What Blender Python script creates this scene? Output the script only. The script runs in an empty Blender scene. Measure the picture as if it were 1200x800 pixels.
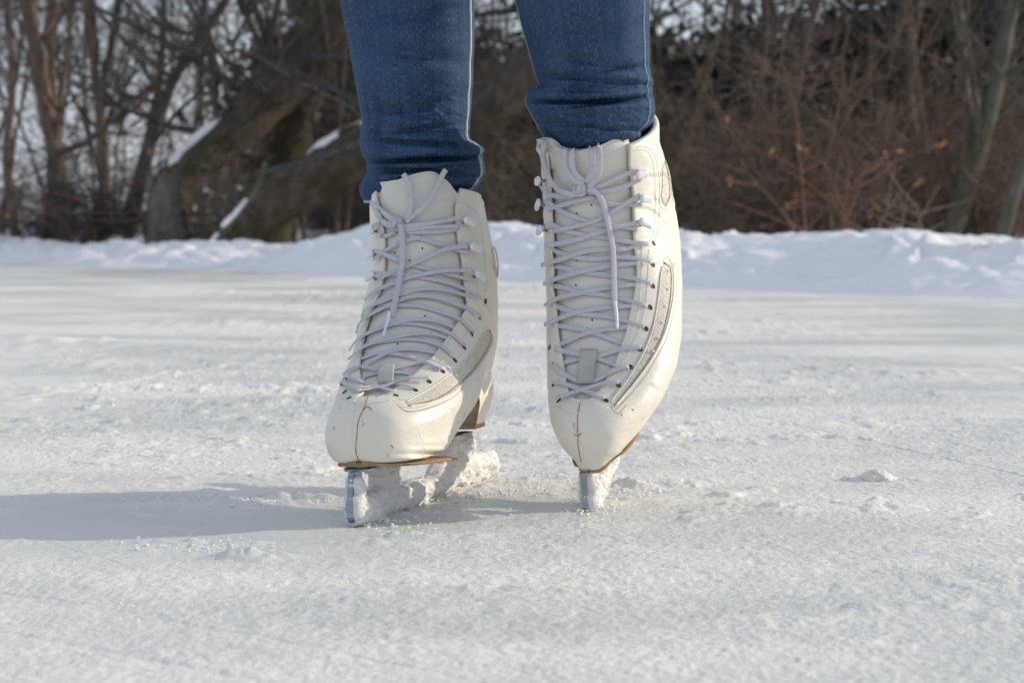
import bpy, math, random
import numpy as np
from mathutils import Vector, Matrix
from mathutils.bvhtree import BVHTree

SC = bpy.context.scene
COL = SC.collection
rnd = random.Random(7)
PI = math.pi
rad = math.radians

# ------------------------------------------------------------------ camera
CAM_H = 0.23
FPX = 2600.0            # focal length in pixels of a 1200 px wide picture
PITCH = math.atan(170 / FPX)
cp, sp = math.cos(PITCH), math.sin(PITCH)
cam_d = bpy.data.cameras.new('camera')
cam = bpy.data.objects.new('camera', cam_d)
COL.objects.link(cam)
cam.location = (0, 0, CAM_H)
cam.rotation_euler = (PI / 2 - PITCH, 0, 0)
cam_d.sensor_width = 36
cam_d.lens = 36 * FPX / 1200
cam_d.clip_start = 0.05
cam_d.clip_end = 3000
cam_d.dof.use_dof = True
cam_d.dof.focus_distance = 1.60
cam_d.dof.aperture_fstop = 16
SC.camera = cam


def at(px, py, Y):
    """point of the scene at distance Y (along the ground) seen at a place of the picture"""
    u = (px - 600) / FPX; v = (400 - py) / FPX
    dy = cp + v * sp; dz = -sp + v * cp
    return np.array([u * Y / dy, Y, CAM_H + dz * Y / dy])


def ground(px, py, z=0.0):
    v = (400 - py) / FPX
    dy = cp + v * sp; dz = -sp + v * cp
    return at(px, py, (z - CAM_H) / dz * dy)


def proj(P):
    P = np.asarray(P, float)
    x = P[..., 0]; y = P[..., 1]; z = P[..., 2] - CAM_H
    d = y * cp - z * sp
    return np.stack([600 + FPX * x / d, 400 - FPX * (z * cp + y * sp) / d], -1)


# ------------------------------------------------------------------ helpers
def tag(o, label=None, cat=None, group=None, kind=None):
    if label: o['label'] = label
    if cat: o['category'] = cat
    if group: o['group'] = group
    if kind: o['kind'] = kind
    return o


def empty(name, loc, label, cat, group=None):
    o = bpy.data.objects.new(name, None)
    o.empty_display_size = 0.05
    COL.objects.link(o)
    o.location = loc
    return tag(o, label, cat, group)


def mesh_obj(name, V, F, mat, parent=None, smooth=True, uv=None):
    """V (n,3) world coordinates, F list/array of polygons; origin moved to the parent's"""
    V = np.asarray(V, float).reshape(-1, 3)
    me = bpy.data.meshes.new(name)
    if isinstance(F, np.ndarray) and F.ndim == 2:
        k = F.shape[1]; nf = len(F)
        starts = np.arange(0, nf * k, k); tot = np.full(nf, k); idx = F.ravel()
    else:
        tot = np.array([len(f) for f in F]); starts = np.concatenate([[0], np.cumsum(tot)[:-1]])
        idx = np.concatenate([np.asarray(f) for f in F])
    me.vertices.add(len(V)); me.loops.add(len(idx)); me.polygons.add(len(tot))
    off = np.zeros(3)
    par = parent
    while par is not None:
        off = off + np.array(par.location); par = par.parent
    me.vertices.foreach_set('co', (V - off).astype(np.float32).ravel())
    me.loops.foreach_set('vertex_index', idx.astype(np.int32))
    me.polygons.foreach_set('loop_start', starts.astype(np.int32))
    me.polygons.foreach_set('loop_total', tot.astype(np.int32))
    me.polygons.foreach_set('use_smooth', np.full(len(tot), bool(smooth)))
    if uv is not None:
        l = me.uv_layers.new(name='UVMap')
        l.data.foreach_set('uv', np.asarray(uv, np.float32)[idx].ravel())
    me.update(calc_edges=True)
    me.validate()
    me.materials.append(mat)
    o = bpy.data.objects.new(name, me)
    COL.objects.link(o)
    o.parent = parent
    return o


def grid_faces(nu, nv, wrap_v=False, base=0):
    i = np.arange(nu - 1)[:, None]; j = np.arange(nv if wrap_v else nv - 1)[None, :]
    j2 = (j + 1) % nv
    a = i * nv + j; b = i * nv + j2; c = (i + 1) * nv + j2; d = (i + 1) * nv + j
    return np.stack([a, b, c, d], -1).reshape(-1, 4) + base


class MB:
    """collects pieces of one mesh"""
    def __init__(s): s.V = []; s.F = []; s.n = 0
    def add(s, V, F):
        V = np.asarray(V, float).reshape(-1, 3)
        if isinstance(F, np.ndarray): s.F.extend((F + s.n).tolist())
        else: s.F.extend([[i + s.n for i in f] for f in F])
        s.V.append(V); s.n += len(V)
    def build(s, name, mat, parent=None, smooth=True):
        return mesh_obj(name, np.concatenate(s.V), s.F, mat, parent, smooth)
    def sweep(s, P, N, hw, ht, n=8, cap=True, sq=0.8):
        """flat ribbon/tube along P; N = surface normals; hw half width, ht half thickness (scalars or arrays)"""
        P = np.asarray(P, float); m = len(P)
        T = np.gradient(P, axis=0); T /= np.linalg.norm(T, axis=1)[:, None] + 1e-12
        N = np.asarray(N, float) * np.ones((m, 1))
        N = N - T * (N * T).sum(1)[:, None]; N /= np.linalg.norm(N, axis=1)[:, None] + 1e-12
        B = np.cross(T, N)
        th = np.arange(n) / n * 2 * PI
        c = np.sign(np.cos(th)) * np.abs(np.cos(th)) ** sq; q = np.sign(np.sin(th)) * np.abs(np.sin(th)) ** sq
        hw = np.ones(m) * hw; ht = np.ones(m) * ht
        V = P[:, None] + B[:, None] * (c[None, :, None] * hw[:, None, None]) + N[:, None] * (q[None, :, None] * ht[:, None, None])
        F = grid_faces(m, n, True).tolist()
        if cap:
            F.append(list(range(n))[::-1]); F.append([(m - 1) * n + k for k in range(n)])
        s.add(V, F)
    def tube(s, P, r, n=6, cap=True):
        P = np.asarray(P, float)
        T = P[-1] - P[0]
        N = np.array([0, 0, 1.0]) if abs(T[2]) < 0.8 * np.linalg.norm(T) else np.array([0, 1.0, 0.1])
        s.sweep(P, N, r, r, n, cap, 1.0)
    def ball(s, c, r, n=8, m=6, sx=(1, 1, 1)):
        c = np.asarray(c, float)
        th = np.linspace(0, PI, m)[:, None]; ph = (np.arange(n) / n * 2 * PI)[None]
        V = np.stack([np.sin(th) * np.cos(ph) * sx[0], np.sin(th) * np.sin(ph) * sx[1], np.cos(th) * np.ones_like(ph) * sx[2]], -1) * r + c
        s.add(V, grid_faces(m, n, True))


def spline(P, n):
    """resample a polyline through a Catmull-Rom curve to n points, even in length"""
    P = np.asarray(P, float)
    if len(P) < 3:
        t = np.linspace(0, 1, n)[:, None]
        return P[0] * (1 - t) + P[-1] * t
    Q = np.concatenate([[2 * P[0] - P[1]], P, [2 * P[-1] - P[-2]]])
    out = []
    for i in range(1, len(Q) - 2):
        t = np.linspace(0, 1, 16, endpoint=False)[:, None]
        p0, p1, p2, p3 = Q[i - 1], Q[i], Q[i + 1], Q[i + 2]
        out.append(0.5 * (2 * p1 + (p2 - p0) * t + (2 * p0 - 5 * p1 + 4 * p2 - p3) * t ** 2 + (3 * p1 - p0 - 3 * p2 + p3) * t ** 3))
    out.append(P[-1:])
    C = np.concatenate(out)
    d = np.concatenate([[0], np.cumsum(np.linalg.norm(np.diff(C, axis=0), axis=1))])
    s = np.linspace(0, d[-1], n)
    return np.stack([np.interp(s, d, C[:, k]) for k in range(C.shape[1])], -1)


def smooth1(A, k=2, it=1):
    A = np.array(A, float)
    for _ in range(it):
        B = A.copy()
        for i in range(1, len(A) - 1):
            a = max(0, i - k); b = min(len(A), i + k + 1)
            B[i] = A[a:b].mean(0)
        A = B
    return A


def _hash(ix, iy, seed):
    h = (ix.astype(np.int64) * 374761393 + iy.astype(np.int64) * 668265263 + seed * 1442695041) & 0xFFFFFFFF
    h = ((h ^ (h >> 13)) * 1274126177) & 0xFFFFFFFF
    h = (h ^ (h >> 16)) & 0xFFFFFFFF
    return h / 4294967295.0


def noise2(x, y, seed=0):
    ix = np.floor(x); iy = np.floor(y); fx = x - ix; fy = y - iy
    fx = fx * fx * (3 - 2 * fx); fy = fy * fy * (3 - 2 * fy)
    a = _hash(ix, iy, seed); b = _hash(ix + 1, iy, seed); c = _hash(ix, iy + 1, seed); d = _hash(ix + 1, iy + 1, seed)
    return (a * (1 - fx) + b * fx) * (1 - fy) + (c * (1 - fx) + d * fx) * fy


def fbm(x, y, seed=0, o=4, g=0.5):
    s = 0; a = 1; t = 0
    for k in range(o):
        s = s + a * noise2(x * 2 ** k + 17.3 * k, y * 2 ** k - 9.1 * k, seed + k); t += a; a *= g
    return s / t


# ------------------------------------------------------------------ materials
def new_mat(name):
    m = bpy.data.materials.new(name); m.use_nodes = True
    nt = m.node_tree; b = nt.nodes['Principled BSDF']
    return m, nt, b


def N(nt, typ, **kw):
    n = nt.nodes.new(typ)
    for k, v in kw.items():
        if k.startswith('i_'): n.inputs[k[2:].replace('_', ' ')].default_value = v
        else: setattr(n, k, v)
    return n


def ramp(nt, src, stops):
    r = nt.nodes.new('ShaderNodeValToRGB')
    e = r.color_ramp.elements
    while len(e) < len(stops): e.new(0.5)
    for k, (p, c) in enumerate(stops):
        e[k].position = p; e[k].color = (*c, 1) if len(c) == 3 else c
    nt.links.new(src, r.inputs['Fac'])
    return r.outputs['Color']


def tex(nt, scale, detail=4, rough=0.55, vec=None, typ='ShaderNodeTexNoise'):
    n = nt.nodes.new(typ)
    n.inputs['Scale'].default_value = scale
    if typ == 'ShaderNodeTexNoise':
        n.inputs['Detail'].default_value = detail; n.inputs['Roughness'].default_value = rough
    if vec is not None: nt.links.new(vec, n.inputs['Vector'])
    return n


def objvec(nt, scale=(1, 1, 1), uv=False):
    tc = nt.nodes.new('ShaderNodeTexCoord'); mp = nt.nodes.new('ShaderNodeMapping')
    mp.inputs['Scale'].default_value = scale
    nt.links.new(tc.outputs['UV' if uv else 'Object'], mp.inputs['Vector'])
    return mp.outputs['Vector']


def bump(nt, b, h, strength, dist, prev=None):
    n = nt.nodes.new('ShaderNodeBump')
    n.inputs['Strength'].default_value = strength; n.inputs['Distance'].default_value = dist
    nt.links.new(h, n.inputs['Height'])
    if prev is not None: nt.links.new(prev, n.inputs['Normal'])
    nt.links.new(n.outputs['Normal'], b.inputs['Normal'])
    return n.outputs['Normal']


def simple(name, col, rough=0.5, metal=0.0, var=0.15, scale=60, bmp=0.0, bscale=400, bd=0.0005, spec=0.5):
    m, nt, b = new_mat(name)
    v = objvec(nt)
    n = tex(nt, scale, 4, vec=v)
    lo = [c * (1 - var) for c in col]; hi = [min(1, c * (1 + var)) for c in col]
    nt.links.new(ramp(nt, n.outputs['Fac'], [(0.3, lo), (0.7, hi)]), b.inputs['Base Color'])
    b.inputs['Roughness'].default_value = rough; b.inputs['Metallic'].default_value = metal
    b.inputs['Specular IOR Level'].default_value = spec
    if bmp:
        n2 = tex(nt, bscale, 3, vec=v); bump(nt, b, n2.outputs['Fac'], bmp, bd)
    return m


M = {}
# cream leather with faint wrinkles and scuffs
def leather(name, col, scuff=(0.42, 0.33, 0.22), amount=0.635):
    m, nt, b = new_mat(name)
    v = objvec(nt)
    n = tex(nt, 18, 4, vec=v)
    c1 = ramp(nt, n.outputs['Fac'], [(0.3, [x * 0.93 for x in col]), (0.7, col)])
    s = tex(nt, 55, 6, 0.7, vec=objvec(nt, (1.6, 1, 0.7)))
    mask = ramp(nt, s.outputs['Fac'], [(amount, (0, 0, 0)), (amount + 0.05, (1, 1, 1))])
    mx = N(nt, 'ShaderNodeMix', data_type='RGBA'); mx.inputs['B'].default_value = (*scuff, 1)
    mm = N(nt, 'ShaderNodeMath', operation='MULTIPLY'); mm.inputs[1].default_value = 0.55
    nt.links.new(mask, mm.inputs[0]); nt.links.new(mm.outputs[0], mx.inputs['Factor'])
    nt.links.new(c1, mx.inputs['A']); nt.links.new(mx.outputs['Result'], b.inputs['Base Color'])
    b.inputs['Roughness'].default_value = 0.42
    r = tex(nt, 40, 3, vec=v)
    nt.links.new(ramp(nt, r.outputs['Fac'], [(0.3, (0.33,) * 3), (0.7, (0.5,) * 3)]), b.inputs['Roughness'])
    b.inputs['Coat Weight'].default_value = 0.08; b.inputs['Coat Roughness'].default_value = 0.25
    b.inputs['Subsurface Weight'].default_value = 0.05; b.inputs['Subsurface Radius'].default_value = (0.004, 0.003, 0.002)
    w = tex(nt, 45, 3, vec=objvec(nt, (1, 1, 2.2))); g = tex(nt, 1100, 2, vec=v)
    n1 = bump(nt, b, w.outputs['Fac'], 0.5, 0.002)
    bump(nt, b, g.outputs['Fac'], 0.5, 0.0003, n1)
    return m

M['leather'] = leather('cream_leather', (0.78, 0.735, 0.635))
M['tongue'] = leather('tongue_leather', (0.70, 0.675, 0.605), amount=0.8)
M['tab'] = simple('tab_webbing', (0.45, 0.44, 0.40), 0.8, bmp=0.5, bscale=1400, bd=0.0002)
M['lining'] = simple('lining_cloth', (0.42, 0.38, 0.32), 0.9, bmp=0.3)
M['seam'] = simple('seam_thread', (0.72, 0.67, 0.58), 0.8)
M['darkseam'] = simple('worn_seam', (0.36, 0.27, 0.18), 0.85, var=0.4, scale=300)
M['lace'] = simple('cotton_lace', (0.55, 0.54, 0.575), 0.9, var=0.06, scale=300, bmp=0.35, bscale=2200, bd=0.0002, spec=0.15)
M['aglet'] = simple('clear_aglet', (0.72, 0.80, 0.88), 0.25, var=0.05)
M['hook'] = simple('white_plastic', (0.76, 0.78, 0.78), 0.3, var=0.03)
M['eyelet'] = simple('eyelet_hole', (0.07, 0.05, 0.04), 0.6, metal=0.2)
M['hole'] = simple('dark_perforation', (0.02, 0.02, 0.02), 0.9)
M['panel'] = None
M['soleedge'] = simple('tan_sole_edge', (0.30, 0.19, 0.10), 0.6, var=0.4, scale=120, bmp=0.4)
M['solebrown'] = simple('brown_sole', (0.20, 0.13, 0.08), 0.6, var=0.3)
M['heelfront'] = simple('heel_breast', (0.33, 0.28, 0.20), 0.6, var=0.3)
M['steel'] = simple('polished_steel', (0.30, 0.33, 0.40), 0.34, metal=1.0, var=0.25, scale=90)
M['darksteel'] = simple('wet_steel_edge', (0.10, 0.10, 0.13), 0.3, metal=0.9, var=0.4)
M['gem'] = simple('rhinestone', (0.95, 0.95, 1.0), 0.05, metal=0.6, var=0.02)
# ribbed mesh fabric
m, nt, b = new_mat('mesh_fabric')
vv = objvec(nt)
vo = tex(nt, 700, vec=vv, typ='ShaderNodeTexVoronoi')
nt.links.new(ramp(nt, vo.outputs['Distance'], [(0.1, (0.36, 0.33, 0.28)), (0.55, (0.66, 0.62, 0.54))]), b.inputs['Base Color'])
b.inputs['Roughness'].default_value = 0.8
bump(nt, b, vo.outputs['Distance'], 0.8, 0.0005)
M['panel'] = m


def snow_mat(name, base=(0.80, 0.83, 0.87), ice=None, attr=None, fine=900, near=True, bs=0.6):
    m, nt, b = new_mat(name)
    v = objvec(nt)
    n = tex(nt, 3.0, 5, 0.6, vec=v)
    n2 = tex(nt, 60, 5, 0.7, vec=v)
    c = ramp(nt, n2.outputs['Fac'], [(0.3, [x * 0.93 for x in base]), (0.65, base)])
    b.inputs['Roughness'].default_value = 0.55
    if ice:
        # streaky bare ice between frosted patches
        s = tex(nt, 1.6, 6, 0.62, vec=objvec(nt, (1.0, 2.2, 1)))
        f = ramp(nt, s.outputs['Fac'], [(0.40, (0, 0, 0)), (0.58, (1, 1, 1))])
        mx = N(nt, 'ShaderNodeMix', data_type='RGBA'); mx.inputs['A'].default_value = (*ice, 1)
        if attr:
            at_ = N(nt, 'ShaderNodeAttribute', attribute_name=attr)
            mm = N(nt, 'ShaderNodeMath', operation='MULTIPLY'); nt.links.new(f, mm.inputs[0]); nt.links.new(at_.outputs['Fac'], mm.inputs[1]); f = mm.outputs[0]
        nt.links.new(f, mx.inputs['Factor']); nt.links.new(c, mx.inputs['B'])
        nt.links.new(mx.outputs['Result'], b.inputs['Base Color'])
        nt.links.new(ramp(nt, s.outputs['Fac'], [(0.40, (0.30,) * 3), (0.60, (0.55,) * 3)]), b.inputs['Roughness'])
    else:
        nt.links.new(c, b.inputs['Base Color'])
    b.inputs['Specular IOR Level'].default_value = 0.6
    g = tex(nt, fine, 3, 0.7, vec=v)
    vo = tex(nt, fine * 0.9, vec=v, typ='ShaderNodeTexVoronoi')
    n1 = bump(nt, b, g.outputs['Fac'], bs, 0.0012)
    # tiny facets that catch the sun
    h = N(nt, 'ShaderNodeTexVoronoi', feature='F1'); h.inputs['Scale'].default_value = fine * 0.8
    nt.links.new(v, h.inputs['Vector'])
    sep = nt.nodes.new('ShaderNodeSeparateColor'); nt.links.new(h.outputs['Color'], sep.inputs[0])
    bump(nt, b, sep.outputs[0], bs * 0.5, 0.0008, n1)
    return m

M['ice'] = snow_mat('frosted_ice', (0.85, 0.825, 0.76), ice=(0.71, 0.715, 0.66), attr='frost_shade', fine=560, bs=0.75)
M['snow'] = snow_mat('bank_snow', (0.84, 0.84, 0.85), fine=120, bs=0.6)
M['crumb'] = simple('snow_crumb', (0.84, 0.85, 0.86), 0.95, var=0.04, spec=0.1)
M['packed'] = snow_mat('packed_snow', (0.84, 0.83, 0.81), fine=900, bs=0.8)
# ------------------------------------------------------------------ boot surface
ST = np.array([  # top profile a,h | bottom profile a,h | half width | upper exponent | lower exponent
 [.2700, .0180, .2690, .0035, 0.0100, 1.0, .66],
 [.2685, .0290, .2650, .0012, 0.0200, 1.0, .56],
 [.2620, .0395, .2560, .0004, 0.0290, 1.0, .50],
 [.2500, .0465, .2420, .0000, 0.0360, 1.0, .55],
 [.2340, .0490, .2250, .0000, 0.0410, .95, .50],
 [.2200, .0530, .2080, .0000, 0.0440, .92, .50],
 [.2000, .0630, .1850, .0010, 0.0450, .92, .52],
 [.1800, .0770, .1580, .0040, 0.0445, .92, .56],
 [.1600, .0930, .1300, .0110, 0.0435, .95, .62],
 [.1440, .1090, .1000, .0230, 0.0420, .95, .70],
 [.1320, .1240, .0650, .0340, 0.0415, .95, .75],
 [.1240, .1370, .0250, .0385, 0.0410, .95, .80],
 [.1190, .1480, .0010, .0550, 0.0410, .95, .90],
 [.1160, .1580, .0000, .0850, 0.0410, .95, 1.0],
 [.1130, .1680, .0060, .1120, 0.0415, .95, 1.0],
 [.1110, .1770, .0060, .1360, 0.0420, .95, 1.0],
 [.1090, .1850, .0030, .1560, 0.0430, .95, 1.0],
 [.1070, .1930, .0000, .1740, 0.0435, .95, 1.0],
 [.1050, .2150, -.003, .1960, 0.0435, .95, 1.0],
 [.1040, .2350, -.006, .2160, 0.0435, .95, 1.0],
])
SKEW = 1.0
NST = len(ST); T_COLLAR = 17.0


def st_at(t):
    t = np.clip(np.asarray(t, float), 0, NST - 1.0001)
    i = np.floor(t).astype(int); f = (t - i)[..., None]
    P = lambda k: ST[np.clip(k, 0, NST - 1)]
    p0, p1, p2, p3 = P(i - 1), P(i), P(i + 1), P(i + 2)
    return 0.5 * (2 * p1 + (p2 - p0) * f + (2 * p0 - 5 * p1 + 4 * p2 - p3) * f ** 2 + (3 * p1 - p0 - 3 * p2 + p3) * f ** 3)


def spow(x, e): return np.sign(x) * np.abs(x) ** e


class Boot:
    def __init__(s, pivot, yaw, pitch, roll, piv_local=(0.262, -0.043), hs=1.0, ls=1.0, ws=1.0):
        f = np.array([-math.sin(yaw), -math.cos(yaw), 0]); r = np.array([math.cos(yaw), -math.sin(yaw), 0]); z = np.array([0, 0, 1.0])
        F = f * math.cos(pitch) - z * math.sin(pitch); U = z * math.cos(pitch) + f * math.sin(pitch)
        R = r * math.cos(roll) + U * math.sin(roll); U2 = U * math.cos(roll) - r * math.sin(roll)
        s.F, s.R, s.U = F, R, U2
        s.hs, s.ls, s.ws = hs, ls, ws
        s.O = np.asarray(pivot) - F * piv_local[0] * ls - s.U * piv_local[1]
        s.rows = None
        s.tc = T_COLLAR
    def loc(s, a, x, h, warp=False):
        a = np.asarray(a, float)[..., None]; x = np.asarray(x, float)[..., None]; h = np.asarray(h, float)[..., None]
        P = s.O + s.F * a * s.ls + s.R * x * s.ws + s.U * np.where(h > 0, h * s.hs, h)
        return s.warp(P) if warp else P
    def warp(s, P):
        if s.rows is None: return P
        q = proj(P)
        x0 = np.interp(q[..., 1], s.rows, s.cx0); x1 = np.interp(q[..., 1], s.rows, s.cx1)
        t0 = np.interp(q[..., 1], s.rows, s.tx0); t1 = np.interp(q[..., 1], s.rows, s.tx1)
        nx = t0 + (q[..., 0] - x0) / (x1 - x0) * (t1 - t0)
        d = P[..., 1] * cp - (P[..., 2] - CAM_H) * sp
        P = P.copy(); P[..., 0] += (nx - q[..., 0]) * d / FPX
        return P
    def S(s, t, ph, off=0.0):
        """outer surface, phi 0 at the top/front line, +phi to the viewer's right"""
        t, ph, off = np.broadcast_arrays(np.asarray(t, float), np.asarray(ph, float), np.asarray(off, float))
        k = st_at(t)
        T = k[..., 0:2]; B = k[..., 2:4]; w = k[..., 4]
        c, n = np.cos(ph), np.sin(ph)
        e = np.where(c >= 0, k[..., 5], k[..., 6])
        # blend the exponents round the waist of the ring so no crease forms
        e = k[..., 6] + (k[..., 5] - k[..., 6]) * np.clip(c * 2.5 + 0.5, 0, 1)
        cc = spow(c, e); nn = spow(n, e)
        axis = T - B; L = np.linalg.norm(axis, axis=-1)
        C = (T + B) / 2
        sk = SKEW * np.interp(t, [0, 2, 4, 8, 11, 13], [0, .15, .22, .2, .08, 0])
        hl = L / 2 + off; ww = w * (1 + sk * np.sign(n)) + off
        a = C[..., 0] + axis[..., 0] / L * hl * cc; h = C[..., 1] + axis[..., 1] / L * hl * cc
        return s.loc(a, ww * nn, h, True)
    def fit(s, left, right):
        s.rows = None
        t = np.linspace(0, s.tc, 260)[:, None]; ph = np.linspace(0, 2 * PI, 240)[None]
        q = proj(s.S(t, ph)).reshape(-1, 2)
        left = np.array(left, float); right = np.array(right, float)
        y0, y1 = q[:, 1].min(), q[:, 1].max()
        print('boot rows %.0f..%.0f' % (y0, y1))
        rows = np.arange(math.ceil(y0) + 6, math.floor(y1) - 5, 5.0)
        cx0 = []; cx1 = []
        for y in rows:
            m_ = np.abs(q[:, 1] - y) < 3
            cx0.append(q[m_, 0].min()); cx1.append(q[m_, 0].max())
        cx0 = smooth1(cx0, 2, 2); cx1 = smooth1(cx1, 2, 2)
        l = left[np.argsort(left[:, 1])]; r = right[np.argsort(right[:, 1])]
        tx0 = smooth1(np.interp(rows, l[:, 1], l[:, 0]), 1); tx1 = smooth1(np.interp(rows, r[:, 1], r[:, 0]), 1)
        for y, a, b_, c, d in list(zip(rows, cx0, tx0, cx1, tx1))[::7]:
            print('  row %d left %d->%d right %d->%d' % (y, a, b_, c, d))
        s.rows, s.cx0, s.cx1, s.tx0, s.tx1 = rows, np.array(cx0), np.array(cx1), tx0, tx1
    def edge_phi(s, t, poly, side):
        """phi on the ring t whose picture place lies on the edge line poly"""
        poly = np.array(poly, float); poly = poly[np.argsort(poly[:, 1])]
        ph = np.linspace(0.02, 1.45, 160) * side
        q = proj(s.S(t, ph))
        d = (q[:, 0] - np.interp(q[:, 1], poly[:, 1], poly[:, 0])) * side
        k = np.where(d > 0)[0]
        if len(k) == 0: return ph[-1]
        k = k[0]
        if k == 0: return ph[0]
        f = -d[k - 1] / (d[k] - d[k - 1])
        return ph[k - 1] + f * (ph[k] - ph[k - 1])


def build_boot(bt, D, label, group):
    """all parts of one skate; D holds the lines read for this boot"""
    root = empty('figure_skate', tuple(bt.loc(0.13, 0, -0.043)), label, 'ice skate', group)
    yv = D['vamp_y']
    nt_, nc = 230, 170
    tt = np.linspace(0, bt.tc, nt_)
    q0 = proj(bt.S(tt, 0.0))
    fr = np.zeros(nt_); fl = np.zeros(nt_)
    for i, t in enumerate(tt):
        if q0[i, 1] < yv:
            fr[i] = bt.edge_phi(t, D['throat_r'], 1); fl[i] = -bt.edge_phi(t, D['throat_l'], -1)
    iv = np.where(q0[:, 1] < yv)[0][0]
    k = np.arange(nt_) >= iv
    fr[k] = smooth1(fr[k], 2); fl[k] = smooth1(fl[k], 2)
    u = np.linspace(0, 1, nc)[None]
    PH = fr[:, None] + u * (2 * PI - fl - fr)[:, None]
    rise = D.get('rise', 0.0)
    TG = tt[:, None] + rise * (tt[:, None] / bt.tc) ** 7 * (1 - np.cos(PH)) / 2 * np.clip(0.55 + 0.6 * np.sin(PH), 0, 1)
    PHc = np.where(PH > PI, PH - 2 * PI, PH)
    cr = np.zeros_like(PH)
    for t0_, sl, dp, wd, pc in ((10.7, .5, .0007, .10, 1.35), (11.5, -.35, .0006, .09, 1.2), (12.4, .3, .0005, .10, 1.5), (9.6, .6, .0007, .09, 1.1), (13.6, -.2, .0006, .12, 1.3), (5.0, 1.0, .0005, .10, 1.0)):
        for sg in (1, -1):
            q__ = TG - (t0_ + sl * (PHc * sg - pc) + 0.10 * np.sin(PHc * 9 + t0_))
            cr += -dp * (np.exp(-(q__ / wd) ** 2) - 0.7 * np.exp(-((q__ - wd * 2) / (wd * 1.5)) ** 2)) * np.exp(-((PHc * sg - pc) / .62) ** 2)
    V = bt.S(TG, PH, cr)
    F = grid_faces(nt_, nc)
    # rolled collar edge
    lip = [(0.10, -0.0004), (0.17, -0.0016), (0.17, -0.0032), (0.05, -0.0046), (-0.4, -0.0050), (-1.2, -0.0048)]
    LV = [bt.S(TG[-1] + dt, PH[-1], o) for dt, o in lip]
    base = nt_ * nc
    allV = np.concatenate([V.reshape(-1, 3)] + LV)
    F2 = grid_faces(len(lip) + 1, nc, base=base - nc)
    tipi = len(allV); tip = bt.S(0, 0) * 0.5 + bt.S(0, PI) * 0.5 + bt.F * 0.0012
    allV = np.concatenate([allV, tip[None]])
    fl_ = F.tolist() + F2.tolist() + [[tipi, j + 1, j] for j in range(nc - 1)]
    up = mesh_obj('boot_upper', allV, fl_, M['leather'], root)
    so = up.modifiers.new('thickness', 'SOLIDIFY'); so.thickness = 0.0022; so.offset = 1 if False else -1
    bv_up = BVHTree.FromPolygons([Vector(v) for v in allV], fl_)
    # tongue
    tn, tc = 150, 70
    t0 = tt[iv] - 0.6
    pm = np.interp(np.linspace(t0, 19, tn), tt, np.maximum(np.maximum(fr, fl), 0.12)) + 0.22
    top = np.array(D['tongue_top'], float)
    cols = np.linspace(-1, 1, tc)
    tend = []
    ts = np.linspace(bt.tc - 3.5, 18.99, 180)
    phw = float(np.interp(bt.tc, tt, np.maximum(fr, fl))) + 0.10
    for c in cols:
        q = proj(bt.S(ts, c * phw, -0.0035))
        d = q[:, 1] - np.interp(q[:, 0], top[:, 0], top[:, 1])
        kk = np.where(d < 0)[0]
        tend.append(ts[kk[0]] if len(kk) else ts[-1])
    tend = smooth1(tend, 2, 1)
    s_ = np.linspace(0, 1, tn)[:, None]
    TT = t0 + s_ * (tend[None] - t0)
    pmx = np.interp(TT, np.linspace(t0, 19, tn), pm)
    bl = np.clip((TT - bt.tc + 5) / 4, 0, 1)
    pmx = pmx * (1 - bl) + phw * bl
    OFF = -0.0042 + 0.0012 * np.exp(-((cols[None] * 1.5) ** 2)) + 0.0 * TT
    TV = bt.S(TT, pmx * cols[None], OFF)
    TF = grid_faces(tn, tc)
    tg = mesh_obj('tongue', TV, TF, M['tongue'], root)
    so = tg.modifiers.new('padding', 'SOLIDIFY'); so.thickness = 0.0045; so.offset = -1
    bw = tg.modifiers.new('round', 'BEVEL'); bw.width = 0.0012; bw.segments = 2; bw.limit_method = 'ANGLE'
    bv_t = BVHTree.FromPolygons([Vector(v) for v in TV.reshape(-1, 3)], TF.tolist())
    offn = len(allV)
    bv = BVHTree.FromPolygons([Vector(v) for v in allV] + [Vector(v) for v in TV.reshape(-1, 3)], fl_ + (TF + offn).tolist())
    camp = Vector((0, 0, CAM_H))

    def cast(px, py, tree=bv):
        d = Vector(at(px, py, 1.0)) - camp; d.normalize()
        r = tree.ray_cast(camp, d)
        if r[0] is None: return None, None, d
        n = r[1]
        if n.dot(d) > 0: n = -n
        return (r[0] - camp).length, np.array(n), d

    def lay(pts, lift=0.0008, n=40, us=0, ue=0, sm=3, tree=bv, raw=False):
        """curve of picture points laid on the boot; us/ue: ends that dive under the edge of the upper"""
        C = spline(np.array(pts, float), n)
        ds, ns, dd, hit = [], [], [], []
        for i, (px, py) in enumerate(C):
            f = i / (n - 1)
            w = 0.0
            if us: w = max(w, 1 - f / us)
            if ue: w = max(w, 1 - (1 - f) / ue)
            d, nn, dr = cast(px, py, tree)
            if w > 0:
                d2, n2, _ = cast(px, py, bv_t)
                if d2 is not None: d, nn = d2 + 0.0004, n2
            ds.append(d); ns.append(nn); dd.append(np.array(dr))
        ok = [i for i in range(n) if ds[i] is not None]
        if not ok:
            return None, None
        dv = np.interp(np.arange(n), ok, [ds[i] for i in ok])
        nv = np.stack([np.interp(np.arange(n), ok, [ns[i][k2] for i in ok]) for k2 in range(3)], -1)
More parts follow.
